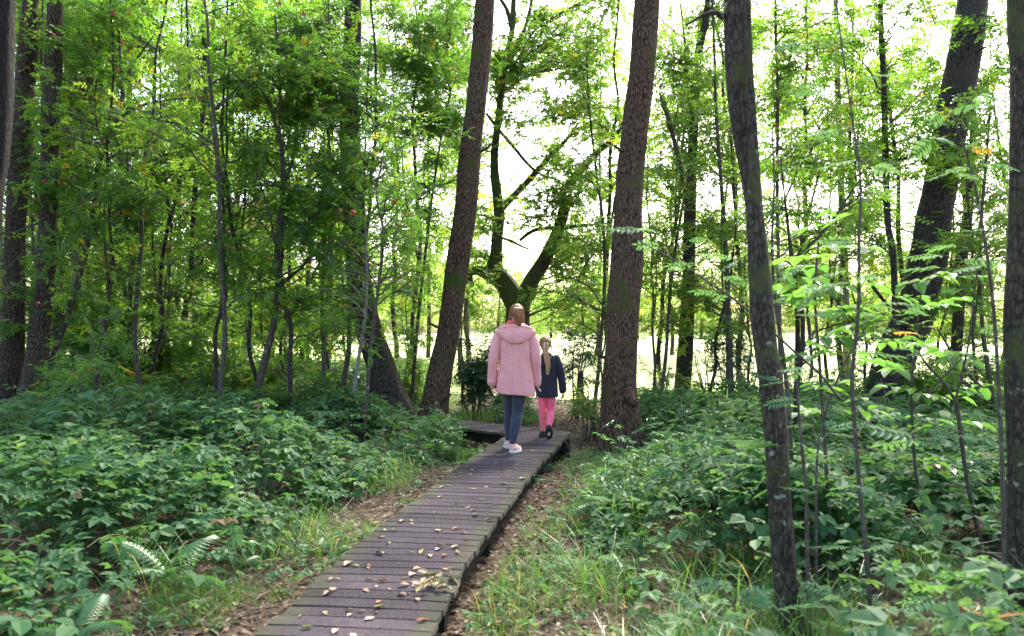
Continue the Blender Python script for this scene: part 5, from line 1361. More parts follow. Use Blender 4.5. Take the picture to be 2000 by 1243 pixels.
KNOWN = [(600, 1225, 3, 1.1), (655, 1232, 4, 1.2), (690, 1240, 4, 1.2), (635, 1196, 3, 1.1), (683, 1190, 4, 1.0), (683, 1200, 4, 1.0), (722, 1207, 4, 1.1), (742, 1185, 3, 1.0), (825, 1210, 2, 1.1), (705, 1192, 0, .8), (735, 1195, 0, .8), (640, 1158, 0, 1.4), (650, 1150, 0, 1.2),
         (722, 1131, 1, 1.3), (745, 1134, 2, 1.2), (742, 1080, 3, 1.3), (680, 1100, 0, 1.4), (695, 1104, 3, 1.1), (718, 1104, 2, .9), (660, 1130, 0, .9), (785, 1160, 0, 1.2), (816, 1170, 0, 1.1), (715, 1152, 0, 1.0), (815, 1110, 0, 1.2), (870, 1111, 0, 1.1), (855, 1072, 0, 1.2), (825, 1078, 3, 1.2), (840, 1085, 4, 1.1),
         (860, 1065, 0, 1.5), (890, 1067, 3, 1.3), (868, 1085, 2, 1.0), (895, 1078, 0, 1.0), (785, 1018, 0, 1.1), (805, 1022, 0, 1.0), (770, 1035, 3, 1.1), (752, 1034, 4, .9), (745, 1048, 0, 1.2), (890, 1032, 2, 1.3), (855, 1035, 3, 1.2), (905, 1040, 0, 1.1), (930, 1006, 0, 1.4), (925, 996, 1, 1.3), (955, 1015, 0, 1.3), (965, 1015, 4, 1.0), (860, 970, 0, 1.2), (875, 948, 0, 1.5), (865, 950, 3, 1.2), (925, 955, 2, 1.2), (900, 925, 0, 1.1), (985, 945, 0, 1.2), (1020, 935, 4, 1.4), (980, 918, 0, 1.5), (995, 920, 3, 1.1), (940, 975, 0, 1.0), (1000, 900, 1, 1.0), (970, 905, 0, 1.1), (1040, 880, 0, 1.1), (1045, 898, 4, 1.0)]
for u, v, c, s_ in KNOWN:
    g = G(u, v, DZ + .01)
    if deck_dist(g[0:1], g[1:2])[0] > -.03: continue
    fallen_leaf(g[0], g[1], c, r.randint(7), where_of(g[0], g[1]), r.uniform(0, 6.28), s_ * r.uniform(.62, .92), r.normal(0, .12))
for q in range(26):          # the heap of pale leaves on the near right of the tread
    g = G(835 + r.normal(0, 24), 1140 + r.normal(0, 10), DZ + .01)
    c = [3, 4, 4, 0, 3, 1][q % 6]
    fallen_leaf(g[0], g[1], c, r.randint(7), 'in the heap of pale leaves on the boardwalk', r.uniform(0, 6.28), r.uniform(.9, 1.3), r.normal(0, .4), r.uniform(.0, .035))
for q in range(48):
    y = r.uniform(4.0, 10.8); x = deck_c(y) + r.uniform(-.92, .92) * HALF
    fallen_leaf(x, y, r.choice([0, 0, 0, 1, 1, 1, 2, 3]), r.randint(7), where_of(x, y), r.uniform(0, 6.28), r.uniform(.35, .75), r.normal(0, .1))
tw = thing('small_twig', 'thin forked twig lying over the heap of leaves on the boardwalk', 'twig', G(885, 1135, DZ + .01))
m_ = MB(); q = np.array([G(865, 1125, DZ + .03), G(880, 1122, DZ + .04), G(893, 1138, DZ + .02), G(896, 1148, DZ + .01)]); tube(m_, spline(q, 10), np.linspace(.002, .004, 10), 5)
tube(m_, spline(np.array([q[1], G(878, 1108, DZ + .03), G(862, 1108, DZ + .03)]), 6), .0018, 5); m_.build('stem', TWIG, tw, np.array(tw.location))

# ------------------------------------------------------------------ people
def _usph(nu, nv):
    V = []; 
    for i in range(nv + 1):
        th = math.pi * (i + .0) / nv
        for j in range(nu):
            a = 2 * math.pi * j / nu; V.append((math.sin(th) * math.cos(a), math.sin(th) * math.sin(a), math.cos(th)))
    i = np.arange(nv)[:, None] * nu; j = np.arange(nu)[None]; j2 = (j + 1) % nu
    return np.array(V), np.stack([i + j, i + nu + j, i + nu + j2, i + j2], -1).reshape(-1, 4)
USPH = [_usph(14, 9), _usph(28, 18)]

def blob_mesh(name, prims, voxel, smooth=4, disp=None, mat=None, parent=None):
    """union of tapered limbs and ellipsoids grown into one continuous surface"""
    mbb = MB()
    def sph(M4, lo):
        T = USPH[lo]
        mbb.add(T[0] @ np.array(M4.to_3x3()).T + np.array(M4.translation), T[1])
    for p in prims:
        if p[0] == 'limb':
            pts = p[1]; n = p[2] if len(p) > 2 else 14
            q = spline(np.array(pts, float), n * (len(pts) - 1))
            for i in range(len(q)):
                sph(Matrix.Translation(q[i, :3]) @ Matrix.Diagonal((q[i, 3],) * 3 + (1,)), 0)
        elif p[0] == 'ell':
            _, c, rad = p[:3]; e = Euler(p[3]) if len(p) > 3 else Euler((0, 0, 0))
            sph(Matrix.Translation(c) @ e.to_matrix().to_4x4() @ Matrix.Diagonal((*rad, 1)), 1)
        elif p[0] == 'loft':                 # closed stack of elliptical rings (cx, cy, z, rx, ry[, power[, tilt]])
            N = 40; V = []; m = len(p[1]); k = np.arange(N); a_ = 2 * math.pi * k / N
            for rg in p[1]:
                pw = rg[5] if len(rg) > 5 else 2.4; tl = rg[6] if len(rg) > 6 else 0
                rr = (np.abs(np.cos(a_)) ** pw + np.abs(np.sin(a_)) ** pw) ** (-1 / pw)
                V.append(np.stack([rg[0] + rg[3] * rr * np.cos(a_), rg[1] + rg[4] * rr * np.sin(a_), rg[2] + tl * np.cos(a_) * rr], -1))
            V = np.concatenate(V); i_ = np.arange(m - 1)[:, None] * N
            Q = np.stack([i_ + k, i_ + (k + 1) % N, i_ + N + (k + 1) % N, i_ + N + k], -1).reshape(-1, 4)
            h = np.arange(N // 2 - 1) 
            e = (m - 1) * N
            cap1 = np.stack([e + h, e + h + 1, e + N - h - 2, e + N - h - 1], -1); cap0 = np.stack([h, N - h - 1, N - h - 2, h + 1], -1)
            mbb.add(V, np.vstack([Q, cap1, cap0]))
    tmp = mbb.build(name, [], None); me = tmp.data; bpy.data.objects.remove(tmp)
    o = bpy.data.objects.new(name, me); COL.objects.link(o)
    r = o.modifiers.new('r', 'REMESH'); r.mode = 'VOXEL'; r.voxel_size = voxel; r.use_smooth_shade = True
    s = o.modifiers.new('s', 'SMOOTH'); s.factor = .5; s.iterations = smooth
    dg = bpy.context.evaluated_depsgraph_get(); dg.update()
    me2 = bpy.data.meshes.new_from_object(o.evaluated_get(dg))
    bpy.data.objects.remove(o); bpy.data.meshes.remove(me)
    me2.name = name
    if disp is not None:
        n = len(me2.vertices); co = np.empty(n * 3, np.float32); no = np.empty(n * 3, np.float32)
        me2.vertices.foreach_get('co', co); me2.vertices.foreach_get('normal', no)
        co = co.reshape(-1, 3).astype(float); no = no.reshape(-1, 3)
        co = co + no * disp(co)[:, None]
        me2.vertices.foreach_set('co', co.astype(np.float32).ravel()); me2.update()
    me2.materials.clear()
    if mat: me2.materials.append(mat)
    me2.polygons.foreach_set('use_smooth', np.ones(len(me2.polygons), bool))
    o = bpy.data.objects.new(name, me2); COL.objects.link(o)
    if parent: o.parent = parent
    return o

def cloth_mat(name, c1, c2, rough=.75, scale=9, weave=350, bump=.25, sheen=.2):
    m, nt, out = new_mat(name)
    tc = nt.nodes.new('ShaderNodeTexCoord')
    n1 = nt.nodes.new('ShaderNodeTexNoise'); n1.inputs['Scale'].default_value = scale; n1.inputs['Detail'].default_value = 5
    n2_ = nt.nodes.new('ShaderNodeTexNoise'); n2_.inputs['Scale'].default_value = weave; n2_.inputs['Detail'].default_value = 2
    nt.links.new(tc.outputs['Object'], n1.inputs['Vector']); nt.links.new(tc.outputs['Object'], n2_.inputs['Vector'])
    col = ramp(nt, [(.3, c1), (.7, c2)], n1.outputs['Fac'])
    b = nt.nodes.new('ShaderNodeBsdfPrincipled'); b.inputs['Roughness'].default_value = rough; b.inputs['Specular IOR Level'].default_value = .3
    b.inputs['Sheen Weight'].default_value = sheen
    nt.links.new(col, b.inputs['Base Color'])
    ad = nt.nodes.new('ShaderNodeMath'); ad.operation = 'MULTIPLY_ADD'; ad.inputs[1].default_value = .35
    nt.links.new(n2_.outputs['Fac'], ad.inputs[0]); nt.links.new(n1.outputs['Fac'], ad.inputs[2])
    bp = nt.nodes.new('ShaderNodeBump'); bp.inputs['Strength'].default_value = bump; bp.inputs['Distance'].default_value = .012
    nt.links.new(ad.outputs[0], bp.inputs['Height']); nt.links.new(bp.outputs[0], b.inputs['Normal'])
    nt.links.new(b.outputs[0], out.inputs[0])
    return m

SKIN, _nt, _o = new_mat('skin'); _b = _nt.nodes.new('ShaderNodeBsdfPrincipled'); _b.inputs['Base Color'].default_value = (.55, .34, .26, 1); _b.inputs['Roughness'].default_value = .5
_b.inputs['Subsurface Weight'].default_value = .08; _b.inputs['Subsurface Radius'].default_value = (.01, .004, .002); _nt.links.new(_b.outputs[0], _o.inputs[0])
PINK = cloth_mat('pink_cloth', (.73, .295, .295), (.80, .35, .345), .7, 16, 350, .5)
PINK_SEAM = cloth_mat('pale_pink_seam', (.78, .42, .43), (.82, .46, .47))
LINING = cloth_mat('orange_red_lining', (.62, .08, .05), (.72, .12, .07))
JEANS = cloth_mat('grey_blue_denim', (.026, .029, .050), (.050, .055, .084), .85, 14)
NAVY = cloth_mat('navy_cloth', (.008, .010, .022), (.016, .018, .036), .8)
CORAL = cloth_mat('coral_pink_cloth', (.93, .12, .235), (.96, .18, .30), .8, 12)
SHOE_P = cloth_mat('pale_pink_shoe', (.68, .40, .36), (.75, .47, .42), .6)
SOLE_W = simple_mat('white_sole', (.60, .58, .55), (.72, .70, .67), 30, .6)
SHOE_D = simple_mat('dark_shoe', (.018, .018, .028), (.04, .04, .055), 30, .55)
SOLE_D = simple_mat('dark_sole', (.012, .012, .014), (.03, .03, .032), 60, .8)

def hair_mat(name, stops):
    m, nt, out = new_mat(name)
    t = attr(nt, 'tint')
    col = ramp(nt, stops, t)
    b = nt.nodes.new('ShaderNodeBsdfPrincipled'); b.inputs['Roughness'].default_value = .42; b.inputs['Specular IOR Level'].default_value = .45
    nt.links.new(col, b.inputs['Base Color']); nt.links.new(b.outputs[0], out.inputs[0])
    return m
HAIR_A = hair_mat('auburn_hair', [(0, (.10, .034, .016)), (.5, (.27, .105, .045)), (1, (.44, .22, .11))])
HAIR_B = hair_mat('blonde_hair', [(0, (.10, .055, .025)), (.5, (.32, .195, .09)), (1, (.64, .46, .27))])

def folds(seed, amp, scale, stretch=(1, 1, .6)):
    off = np.random.RandomState(seed).uniform(0, 40, 3); st = np.array(stretch)
    def f(co):
        q = co * st
        w = noise3(q + off, scale * .5)[:, None] * .25
        a = noise3(q + w + off, scale); b_ = noise3(q + w + off + 9, scale * 2.3)
        return amp * (1.6 * (.5 - np.abs(a) * 2) * .6 + .8 * b_)
    return f

def head_prims(c, s):
    """head with brow, eye sockets, nose, lips, chin and ears; faces +Y; s = head height"""
    x, y, z = c
    pr = [('ell', (x, y - .02 * s, z + .08 * s), (.335 * s, .40 * s, .40 * s)),
          ('ell', (x, y + .08 * s, z - .14 * s), (.27 * s, .30 * s, .30 * s)),
          ('ell', (x, y + .22 * s, z - .40 * s), (.13 * s, .12 * s, .09 * s)),
          ('ell', (x, y + .34 * s, z + .10 * s), (.22 * s, .05 * s, .05 * s)),
          ('limb', [(x, y + .36 * s, z + .06 * s, .028 * s), (x, y + .43 * s, z - .08 * s, .042 * s), (x, y + .45 * s, z - .12 * s, .05 * s)], 5),
          ('ell', (x, y + .345 * s, z - .235 * s), (.10 * s, .045 * s, .022 * s)), ('ell', (x, y + .335 * s, z - .285 * s), (.085 * s, .045 * s, .024 * s))]
    for sd in (-1, 1):
        pr += [('ell', (x + sd * .345 * s, y - .02 * s, z - .03 * s), (.03 * s, .07 * s, .12 * s)), ('ell', (x + sd * .14 * s, y + .33 * s, z + .02 * s), (.05 * s, .04 * s, .035 * s)), ('ell', (x + sd * .17 * s, y + .24 * s, z - .12 * s), (.10 * s, .10 * s, .09 * s))]
    return pr

def hand_prims(w, d, side, s, palm_n, curl=.9):
    """palm, four bent fingers and a thumb; w wrist, d pointing direction, side: thumb direction"""
    w, d, t = Vector(w), Vector(d).normalized(), Vector(side).normalized()
    n = Vector(palm_n).normalized()
    pr = []
    for k, off in enumerate((-.33, -.11, .11, .33)):        # palm as four rays
        a = w + t * off * .045 * s; b_ = w + d * .085 * s + t * off * .075 * s
        pr.append(('limb', [(*a, .014 * s), (*b_, .012 * s)], 6))
        L = (.062, .072, .076, .066)[k] * s                  # little .. index towards the thumb side
        p0 = b_; dirv = d.copy(); pts = [(*p0, .0105 * s)]
        for j, f in enumerate((.45, .32, .23)):
            dirv = (dirv + n * curl * (.35, .6, .6)[j]).normalized(); p0 = p0 + dirv * L * f
            pts.append((*p0, (.0098, .009, .0078)[j] * s))
        pr.append(('limb', pts, 5))
    a = w + t * .022 * s + d * .022 * s
    b_ = a + (t * .7 + d * .55 + n * .25) * .042 * s; c = b_ + (d * .9 + n * .5 + t * .1).normalized() * .034 * s
    pr.append(('limb', [(*a, .0135 * s), (*b_, .011 * s), (*c, .009 * s)], 6))
    return pr

def strand(mb, pts, r0, r1, tint, n=9):
    q = spline(np.array(pts, float), n); tube(mb, q, np.linspace(r0, r1, n), 5, 0, tint)

def hair_back(name, mat, hc, s, tie, tail, parent, seed, nst=110, tail_r=.035, width=.02, tip_r=.012, loose=()):
    """hair drawn back over the skull into a tail: strands over a skull cap"""
    r = RC(seed); mb = MB(); hc = np.array(hc); tie = np.array(tie)
    # cap under the strands
    nu, nv = 22, 16; V = []
    for i in range(nv):
        th = math.pi * .60 * i / (nv - 1)
        for j in range(nu):
            a = 2 * math.pi * j / nu
            dz = math.cos(th); xy = math.sin(th)
            fr = .0 if math.sin(a) < 0 else math.sin(a) * .25 * (th / (math.pi * .60)) ** 2
            V.append(hc + np.array((.352 * s * xy * math.cos(a), .418 * s * xy * math.sin(a) * (1 - fr), .42 * s * dz + .09 * s - (.05 * s if math.sin(a) < 0 else -.02 * s) * (th / 2))))
    i = np.arange(nv - 1)[:, None] * nu; j = np.arange(nu)[None]; j2 = (j + 1) % nu
    mb.add(np.array(V), np.stack([i + j, i + nu + j, i + nu + j2, i + j2], -1), 0, .2)
    for k in range(nst):                       # strands from the hairline to the tie
        a = r.uniform(0, 2 * math.pi)
        th = r.uniform(.35, .62) * math.pi
        def on(th, a, g=1.0):
            return hc + np.array((.36 * s * g * math.sin(th) * math.cos(a), .425 * s * g * math.sin(th) * math.sin(a), .43 * s * g * math.cos(th) + .08 * s))
        p0 = on(th, a)
        d0 = (p0 - hc - np.array((0, 0, .08 * s))); d1 = tie - hc - np.array((0, 0, .08 * s))
        pts = [p0]
        for f in (.3, .6, .85):
            d = d0 / np.linalg.norm(d0) * (1 - f) + d1 / np.linalg.norm(d1) * f; d /= np.linalg.norm(d) + 1e-6
            q = d * np.array((.365, .43, .435)) * s
            pts.append(hc + np.array((0, 0, .08 * s)) + q * r.uniform(1.0, 1.035))
        pts.append(tie + r.normal(0, .006, 3))
        strand(mb, pts, .0034 * s / .23, .0026, np.clip(r.normal(.42, .2), 0, 1), 10)
    tail = np.array(tail, float)
    for k in range(int(nst * .7)):
        a = r.uniform(0, 6.28); q = math.sqrt(r.rand())
        off = np.array((math.cos(a) * q, math.sin(a) * q * .6, 0))
        pts = [tie + off * .008]
        wv = r.uniform(0, 6.28)
        for t_, p in zip(np.linspace(.2, 1, len(tail)), tail):
            ww = tail_r * (math.sin(math.pi * min(.9, .25 + .6 * t_)))
            pts.append(p + off * ww * 1.0 + np.array((math.sin(wv * .3 + t_ * 9) * .009 + math.sin(wv + t_ * 5) * .005, 0, r.uniform(-.02, .02) * (t_ == 1))))
        strand(mb, pts, .0045, .0016, np.clip(r.normal(.6 if q > .5 else .35, .28), 0, 1), 12)
    for pts in loose:
        for k in range(7):
            strand(mb, [np.array(p) + r.normal(0, .006, 3) for p in pts], .0022, .001, np.clip(r.normal(.75, .15), 0, 1), 8)
    # tie
    return mb.build(name, mat, parent, smooth=True)

def shoe(parent, name, ankle, yaw, pitch, L, upper, sole, wd=.085):
    """trainer: sole, upper and heel tab; heel under the ankle, toe along yaw"""
    M = Matrix.Translation(ankle) @ Matrix.Rotation(yaw, 4, 'Z') @ Matrix.Rotation(pitch, 4, 'X')
    def out(y): # half width along the foot, y 0 heel .. 1 toe
        return wd / 2 * (.72 + .55 * math.sin(math.pi * min(1, .12 + .78 * y)) - (.35 * max(0, y - .82) / .18) ** 1.5)
    yy = np.linspace(0, 1, 15)
    def shell(z0f, z1f, grow, nm, mt, crown_=0.0):
        mb = MB(); V = []; N = 20; rows = 7
        for i in range(rows):
            f = i / (rows - 1)
            for j in range(N):
                a = 2 * math.pi * j / N
                y = .5 - .5 * math.cos(a); sd = math.sin(a)
                hw = (out(y) + grow) * (abs(sd) ** .55) * (1 if sd >= 0 else -1)
                top = z1f(y); z = z0f(y) + (top - z0f(y)) * f
                sh = 1 - crown_ * f ** 2.2
                V.append((hw * sh, -.22 * L + L * (y * (1 - .06 * f * crown_ * (y > .6)) + (.02 * f * crown_ if y < .3 else 0)) , z))
        ctop = len(V); V.append((0, .12 * L, z1f(.4))); V.append((0, .25 * L, z0f(.5)))
        Q = []
        for i in range(rows - 1):
            for j in range(N): Q.append((i * N + j, i * N + (j + 1) % N, (i + 1) * N + (j + 1) % N, (i + 1) * N + j))
        e = (rows - 1) * N
        for j in range(0, N // 2):          # close top and bottom by bridging opposite sides
            Q.append((e + j, e + (j + 1) % N, e + (N - j - 1) % N, e + (N - j) % N)); Q.append((j, (N - j) % N, (N - j - 1) % N, (j + 1) % N))
        V = np.array([M @ Vector(v) for v in V[:ctop]])
        mb.add(V, Q); return mb.build(nm, mt, parent, smooth=True)
    h = -.085 * (L / .25)
    sh = shell(lambda y: h + .018, lambda y: h + .018 + .075 * (L / .25) * (1.0 if y < .35 else max(.48, 1.0 - (y - .35) * 1.15)), 0, name, upper, .38)
    so = shell(lambda y: h + (.012 * max(0, y - .75) / .25), lambda y: h + .026, .004, 'sole', sole)
    so.parent = sh
    return sh

# ---- woman --------------------------------------------------------------------
wx, wy = .02, 9.30
W = thing('person', 'woman in a pink hooded parka and grey jeans walking away on the boardwalk', 'person', (wx, wy, DZ + .006))
hipL, kneeL, ankL = (-.050, .02, .86), (-.05, .17, .48), (-.058, .33, .10)
hipR, kneeR, ankR = (.078, .0, .86), (.046, .03, .475), (-.012, -.03, .095)
shL, elL, wrL = (-.175, .0, 1.355), (-.235, -.03, 1.06), (-.243, .03, .815)
shR, elR, wrR = (.205, .0, 1.345), (.252, -.035, 1.06), (.262, .05, .815)
hc = (.035, .02, 1.565); HS = .235
body = head_prims(hc, HS) + [
    ('limb', [(.03, .0, 1.36, .06), (.032, .0, 1.42, .05), (.035, .01, 1.48, .05)], 8),
    ('loft', [(.02, 0, .80, .15, .10), (.02, 0, .90, .165, .115), (.02, 0, 1.05, .125, .09), (.02, 0, 1.22, .15, .105), (.02, 0, 1.34, .17, .09), (.025, 0, 1.40, .08, .06)]),
    ('limb', [(*hipL, .085), (*kneeL, .055), (*ankL, .038)]), ('limb', [(*hipR, .085), (*kneeR, .055), (*ankR, .038)]),
    ('limb', [(*shL, .05), (*elL, .040), (*wrL, .026)]), ('limb', [(*shR, .05), (*elR, .040), (*wrR, .026)]),
    ('ell', (ankL[0], ankL[1] + .06, .05), (.038, .11, .035)), ('ell', (ankR[0] + .02, ankR[1] + .06, .05), (.038, .11, .035))]
body += hand_prims(wrL, (-.05, .25, -1), (.25, 1, .2), 1.0, (1, .2, .1), .75) + hand_prims(wrR, (.15, .45, -.9), (-.2, 1, .4), 1.0, (1, -.1, -.1), .55)
blob_mesh('body', body, .0058, 3, None, SKIN, W)
jacket = [('loft', [(.022, .0, .655, .220, .135, 2.3, -.02), (.022, 0, .70, .220, .135, 2.3, -.015), (.02, 0, .85, .204, .130), (.018, 0, .98, .192, .125), (.018, 0, 1.06, .184, .121), (.018, 0, 1.14, .181, .120), (.018, 0, 1.26, .176, .120),
                    (.018, 0, 1.335, .176, .104), (.02, 0, 1.385, .150, .085), (.025, 0, 1.42, .100, .072), (.03, 0, 1.445, .078, .066)])]
sleeves = [('limb', [(shL[0] + .03, 0, 1.35, .066), (-.200, -.015, 1.22, .064), (elL[0] + .005, elL[1], elL[2], .058), (-.240, -.005, .93, .056), (-.246, .024, .795, .057)]),
           ('limb', [(shR[0] - .03, 0, 1.34, .066), (.230, -.015, 1.21, .064), (elR[0] - .002, elR[1], elR[2], .058), (.256, .0, .93, .053), (.263, .04, .785, .050)])]
def wj(co):
    f = folds(5, .006, 9, (1, 1, .35))(co) + folds(6, .004, 22, (1, 1, .7))(co)
    arm = np.abs(co[:, 0] - .02) > .19
    f2 = folds(8, .009, 11, (1, .6, 1.2))(co)
    g = np.where(arm, f2, f)
    w = np.exp(-((co[:, 2] - 1.063) / .012) ** 2) * (~arm)
    return g - .0025 * w
JK = blob_mesh('parka', jacket, .0085, 3, wj, PINK, W)
for sl in sleeves: blob_mesh('sleeve', [sl], .0075, 3, (lambda co: folds(8, .004, 16, (1, 1, .8))(co) + folds(9, .006, 14, (1, 1, 1.3))(co) * np.exp(-((co[:, 2] - 1.07) / .09) ** 2)), PINK, JK)
# back seam strip, waist seam, hem band and cuffs
def back_y(x, z):
    """rear surface of the parka at height z"""
    zs = [.655, .70, .85, .98, 1.06, 1.14, 1.26, 1.335, 1.40]; rx = [.22, .22, .204, .192, .184, .181, .176, .176, .14]; ry = [.135, .135, .13, .125, .121, .12, .12, .104, .08]
    a = np.interp(z, zs, rx); b_ = np.interp(z, zs, ry); t = np.clip(np.abs((x - .02) / a), 0, .98)
    return -b_ * (1 - t ** 2.4) ** (1 / 2.4)
ms = MB(); zz = np.linspace(.70, 1.30, 50)
tube(ms, np.stack([np.full(50, .022) + .003 * np.sin(zz * 20), back_y(np.full(50, .022), zz) - .002, zz], -1), .0065, 6)
ms.build('back_seam', PINK_SEAM, JK, smooth=True)
ms = MB(); xx_ = np.linspace(-.13, .17, 50)
for dz_ in (.012, -.010): tube(ms, np.stack([xx_, back_y(xx_, np.full(50, 1.062)) - .001, 1.062 + dz_ + .004 * np.sin(xx_ * 60)], -1), .0035, 5)
ms.build('waist_seam', PINK_SEAM, JK, smooth=True)
for (e, w_, rr_) in (((-.245, .012, .835), (-.246, .028, .772), .055), ((.260, .018, .87), (.264, .040, .812), .050)):
    ms = MB(); q = spline(np.array([e, w_]), 5); tube(ms, q, np.array([rr_, rr_ + .003, rr_ + .003, rr_ + .002, rr_ * .9]), 18, relief=bark_relief(8, .03, 0)); ms.build('cuff', PINK, JK, smooth=True)
# hood hanging on the back: a sagging bag with a rolled rim
hood = []
for k, f in enumerate(np.linspace(-1, 1, 17)):
    x = .022 + f * .212
    drop = .155 * (1 - abs(f) ** 2.0) + .012
    zt = 1.405 - .035 * abs(f) ** 2
    zb = zt - drop
    yb = -.110 - .03 * (1 - abs(f) ** 2) + .055 * abs(f) ** 2.2
    hood.append((x, yb, zt, zb))
hp = []
for a, b_ in zip(hood[:-1], hood[1:]):
    for f in np.linspace(0, 1, 4)[:-1]:
        x, yb, zt, zb = [a[i] * (1 - f) + b_[i] * f for i in range(4)]
        hgt = zt - zb
        hp.append(('ell', (x, yb + .012, (zt + zb) / 2), (.026, .024 + .010 * hgt / .15, hgt / 2 + .012), (-.12, 0, 0)))
hp.append(('limb', [(-.19, -.02, 1.375, .020), (-.12, -.085, 1.415, .021), (.022, -.112, 1.430, .022), (.165, -.085, 1.41, .021), (.23, -.02, 1.37, .019)], 14))
HD = blob_mesh('hood', hp, .0085, 4, folds(12, .0045, 12), PINK, W)
# orange lining standing up at the neck
ms = MB(); a = np.linspace(math.radians(-200), math.radians(20), 40)
lo_ = np.stack([.024 + .125 * np.cos(a), -.01 + .088 * np.sin(a), 1.425 + 0 * a + .012 * np.sin(a) * -1], -1)
hi_ = np.stack([.030 + .092 * np.cos(a), .0 + .080 * np.sin(a), 1.482 - .022 * np.cos(a) + .0 * a], -1)
hi2 = np.stack([.030 + .082 * np.cos(a), .0 + .070 * np.sin(a), 1.477 - .022 * np.cos(a)], -1)
lo2 = np.stack([.030 + .08 * np.cos(a), .0 + .066 * np.sin(a), 1.43 + 0 * a], -1)
V = np.concatenate([lo_, hi_, hi2, lo2]); n = 40; i = np.arange(n - 1)
ms.add(V, np.concatenate([np.stack([i + k * n, i + 1 + k * n, i + 1 + (k + 1) * n, i + (k + 1) * n], -1) for k in range(3)]))
ms.build('hood_lining', LINING, W, smooth=True)
pants = [('loft', [(.02, 0, .70, .165, .115), (.02, 0, .82, .172, .122), (.02, 0, .92, .155, .11), (.02, 0, 1.0, .13, .09)]),
         ('limb', [(*hipL, .092), (-.052, .09, .68, .080), (kneeL[0], kneeL[1], kneeL[2], .063), (-.056, .24, .32, .060), (ankL[0], ankL[1] - .01, .115, .042)]),
         ('limb', [(hipR[0], hipR[1], hipR[2], .094), (.064, .015, .68, .086), (kneeR[0], kneeR[1], kneeR[2], .066), (.020, -.01, .32, .062), (ankR[0], ankR[1], .125, .043)])]
def wp(co):
    f = folds(15, .005, 12, (1, 1, 2.0))(co)
    rg = np.sin(co[:, 2] * 150 + 8 * noise3(co, 9)) * (np.exp(-((co[:, 2] - .49) / .05) ** 2) + np.exp(-((co[:, 2] - .14) / .04) ** 2))
    return f + .0045 * rg
JN = blob_mesh('jeans', pants, .0075, 3, wp, JEANS, W)
shoe(W, 'shoe', (ankL[0], ankL[1], .085), .1, 0, .25, SHOE_P, SOLE_W)
shoe(W, 'shoe', (ankR[0] + .004, ankR[1], .085), -.42, 0, .25, SHOE_P, SOLE_W)
hair_back('hair', HAIR_A, hc, HS, (.035, -.105, 1.645), [(.038, -.135, 1.625), (.042, -.145, 1.57), (.05, -.135, 1.50), (.058, -.125, 1.445)], W, 3, 260, .052,
          loose=[[(.10, -.02, 1.58), (.112, -.04, 1.52), (.112, -.05, 1.47)], [(-.04, -.02, 1.57), (-.052, -.03, 1.52), (-.052, -.03, 1.48)], [(.08, -.06, 1.60), (.10, -.08, 1.54), (.10, -.09, 1.48)]])
m_ = MB(); a = np.linspace(0, 6.28, 17); q = np.stack([.036 + .017 * np.cos(a), -.112 + .006 * np.sin(a), 1.643 + .016 * np.sin(a)], -1); tube(m_, q, .0045, 6); m_.build('hair_tie', SHOE_D, W, smooth=True)

# ---- girl -----------------------------------------------------------------------
cx, cy = .435, 10.50
K = thing('person', 'girl in navy jacket and coral trousers with long blonde ponytail, beside the woman', 'person', (cx, cy, DZ + .006))
hipL, kneeL, ankL = (-.045, .01, .63), (-.045, .07, .35), (-.035, .12, .075)
hipR, kneeR, ankR = (.065, .0, .63), (.062, .06, .355), (.035, -.045, .145)
shL, elL, wrL = (-.095, .0, 1.02), (-.145, -.01, .80), (-.150, .03, .615)
shR, elR, wrR = (.135, .0, 1.02), (.190, -.03, .81), (.215, .0, .615)
hc = (-.008, .015, 1.195); HS = .215
body = head_prims(hc, HS) + [
    ('limb', [(.0, .0, 1.02, .042), (-.004, .005, 1.11, .038)], 8),
    ('loft', [(.012, 0, .58, .105, .075), (.012, 0, .66, .115, .082), (.012, 0, .78, .10, .07), (.012, 0, .93, .115, .08), (.015, 0, 1.02, .12, .07), (.01, 0, 1.06, .06, .05)]),
    ('limb', [(*hipL, .06), (*kneeL, .041), (*ankL, .028)]), ('limb', [(*hipR, .06), (*kneeR, .041), (*ankR, .028)]),
    ('limb', [(*shL, .036), (*elL, .03), (*wrL, .021)]), ('limb', [(*shR, .036), (*elR, .03), (*wrR, .021)]),
    ('ell', (ankL[0], ankL[1] + .05, .04), (.028, .08, .026)), ('ell', (ankR[0], ankR[1] + .0, .085), (.026, .03, .06))]
body += hand_prims(wrL, (-.15, .2, -1), (.25, 1, .2), .78, (-1, .2, .1), .5) + hand_prims(wrR, (.1, .2, -1), (-.25, 1, .2), .78, (-1, .2, .1), .7)
blob_mesh('body', body, .005, 3, None, SKIN, K)
jk = [('loft', [(.015, 0, .525, .140, .105), (.015, 0, .56, .142, .106), (.012, 0, .68, .138, .103), (.012, 0, .80, .128, .098), (.013, 0, .93, .132, .098), (.016, 0, 1.0, .132, .086), (.015, 0, 1.045, .105, .068), (.008, 0, 1.075, .06, .052), (.004, 0, 1.095, .05, .046)])]
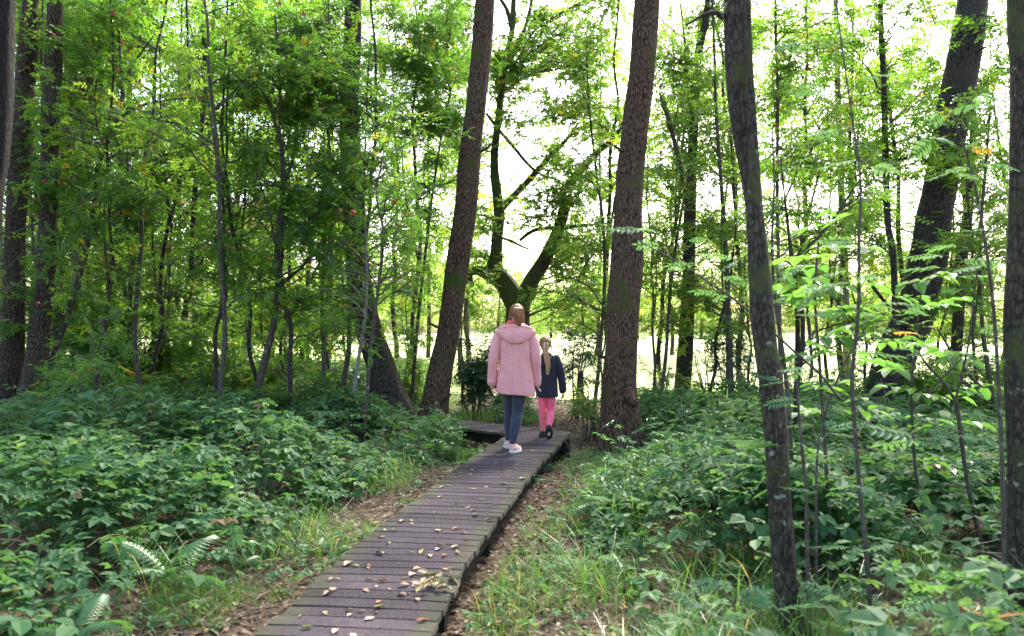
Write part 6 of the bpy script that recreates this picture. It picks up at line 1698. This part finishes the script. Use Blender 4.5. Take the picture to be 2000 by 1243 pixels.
jsl = [('limb', [(shL[0] + .01, 0, 1.005, .058), (-.125, -.005, .91, .056), (elL[0], elL[1], elL[2], .052), (-.152, .01, .70, .048), (wrL[0], wrL[1], .63, .046)]),
      ('limb', [(shR[0] - .01, 0, 1.005, .060), (.165, -.015, .91, .058), (elR[0], elR[1], elR[2], .053), (.207, -.015, .70, .050), (wrR[0], wrR[1], .615, .050)])]
JG = blob_mesh('jacket', jk, .008, 3, folds(25, .006, 11), NAVY, K)
for sl in jsl: blob_mesh('sleeve', [sl], .0065, 3, folds(28, .0055, 15, (1, 1, 2)), NAVY, JG)
pt = [('loft', [(.012, 0, .56, .112, .082), (.012, 0, .66, .118, .086), (.012, 0, .74, .105, .075)]),
      ('limb', [(*hipL, .066), (-.046, .04, .49, .058), (*kneeL, .047), (-.04, .105, .22, .043), (ankL[0], ankL[1], .095, .032)]),
      ('limb', [(hipR[0], hipR[1], hipR[2], .066), (.064, .035, .49, .060), (*kneeR, .050), (.052, .005, .25, .045), (ankR[0] + .002, ankR[1] + .005, .165, .034)])]
def wc(co): return folds(35, .005, 15, (1, 1, 2.2))(co) + .0025 * np.sin(co[:, 2] * 190 + 8 * noise3(co, 10)) * np.exp(-((co[:, 2] - .36) / .05) ** 2)
blob_mesh('trousers', pt, .0065, 3, wc, CORAL, K)
shoe(K, 'shoe', (ankL[0], ankL[1], .068), .05, 0, .20, SHOE_D, SOLE_D, .07)
shoe(K, 'shoe', (ankR[0] + .003, ankR[1] + .012, .15), -.05, math.radians(-62), .20, SHOE_D, SOLE_D, .072)
hair_back('hair', HAIR_B, hc, HS, (-.006, -.098, 1.235), [(-.008, -.118, 1.20), (-.002, -.130, 1.11), (.008, -.128, 1.01), (.016, -.124, .92), (.022, -.120, .83)], K, 9, 230, .032,
          loose=[[(.06, -.03, 1.20), (.072, -.06, 1.12), (.05, -.10, 1.02)]])
m_ = MB(); a = np.linspace(0, 6.28, 17); q = np.stack([-.006 + .017 * np.cos(a), -.106 + .006 * np.sin(a), 1.232 + .015 * np.sin(a)], -1); tube(m_, q, .004, 6); m_.build('hair_tie', SHOE_D, K, smooth=True)
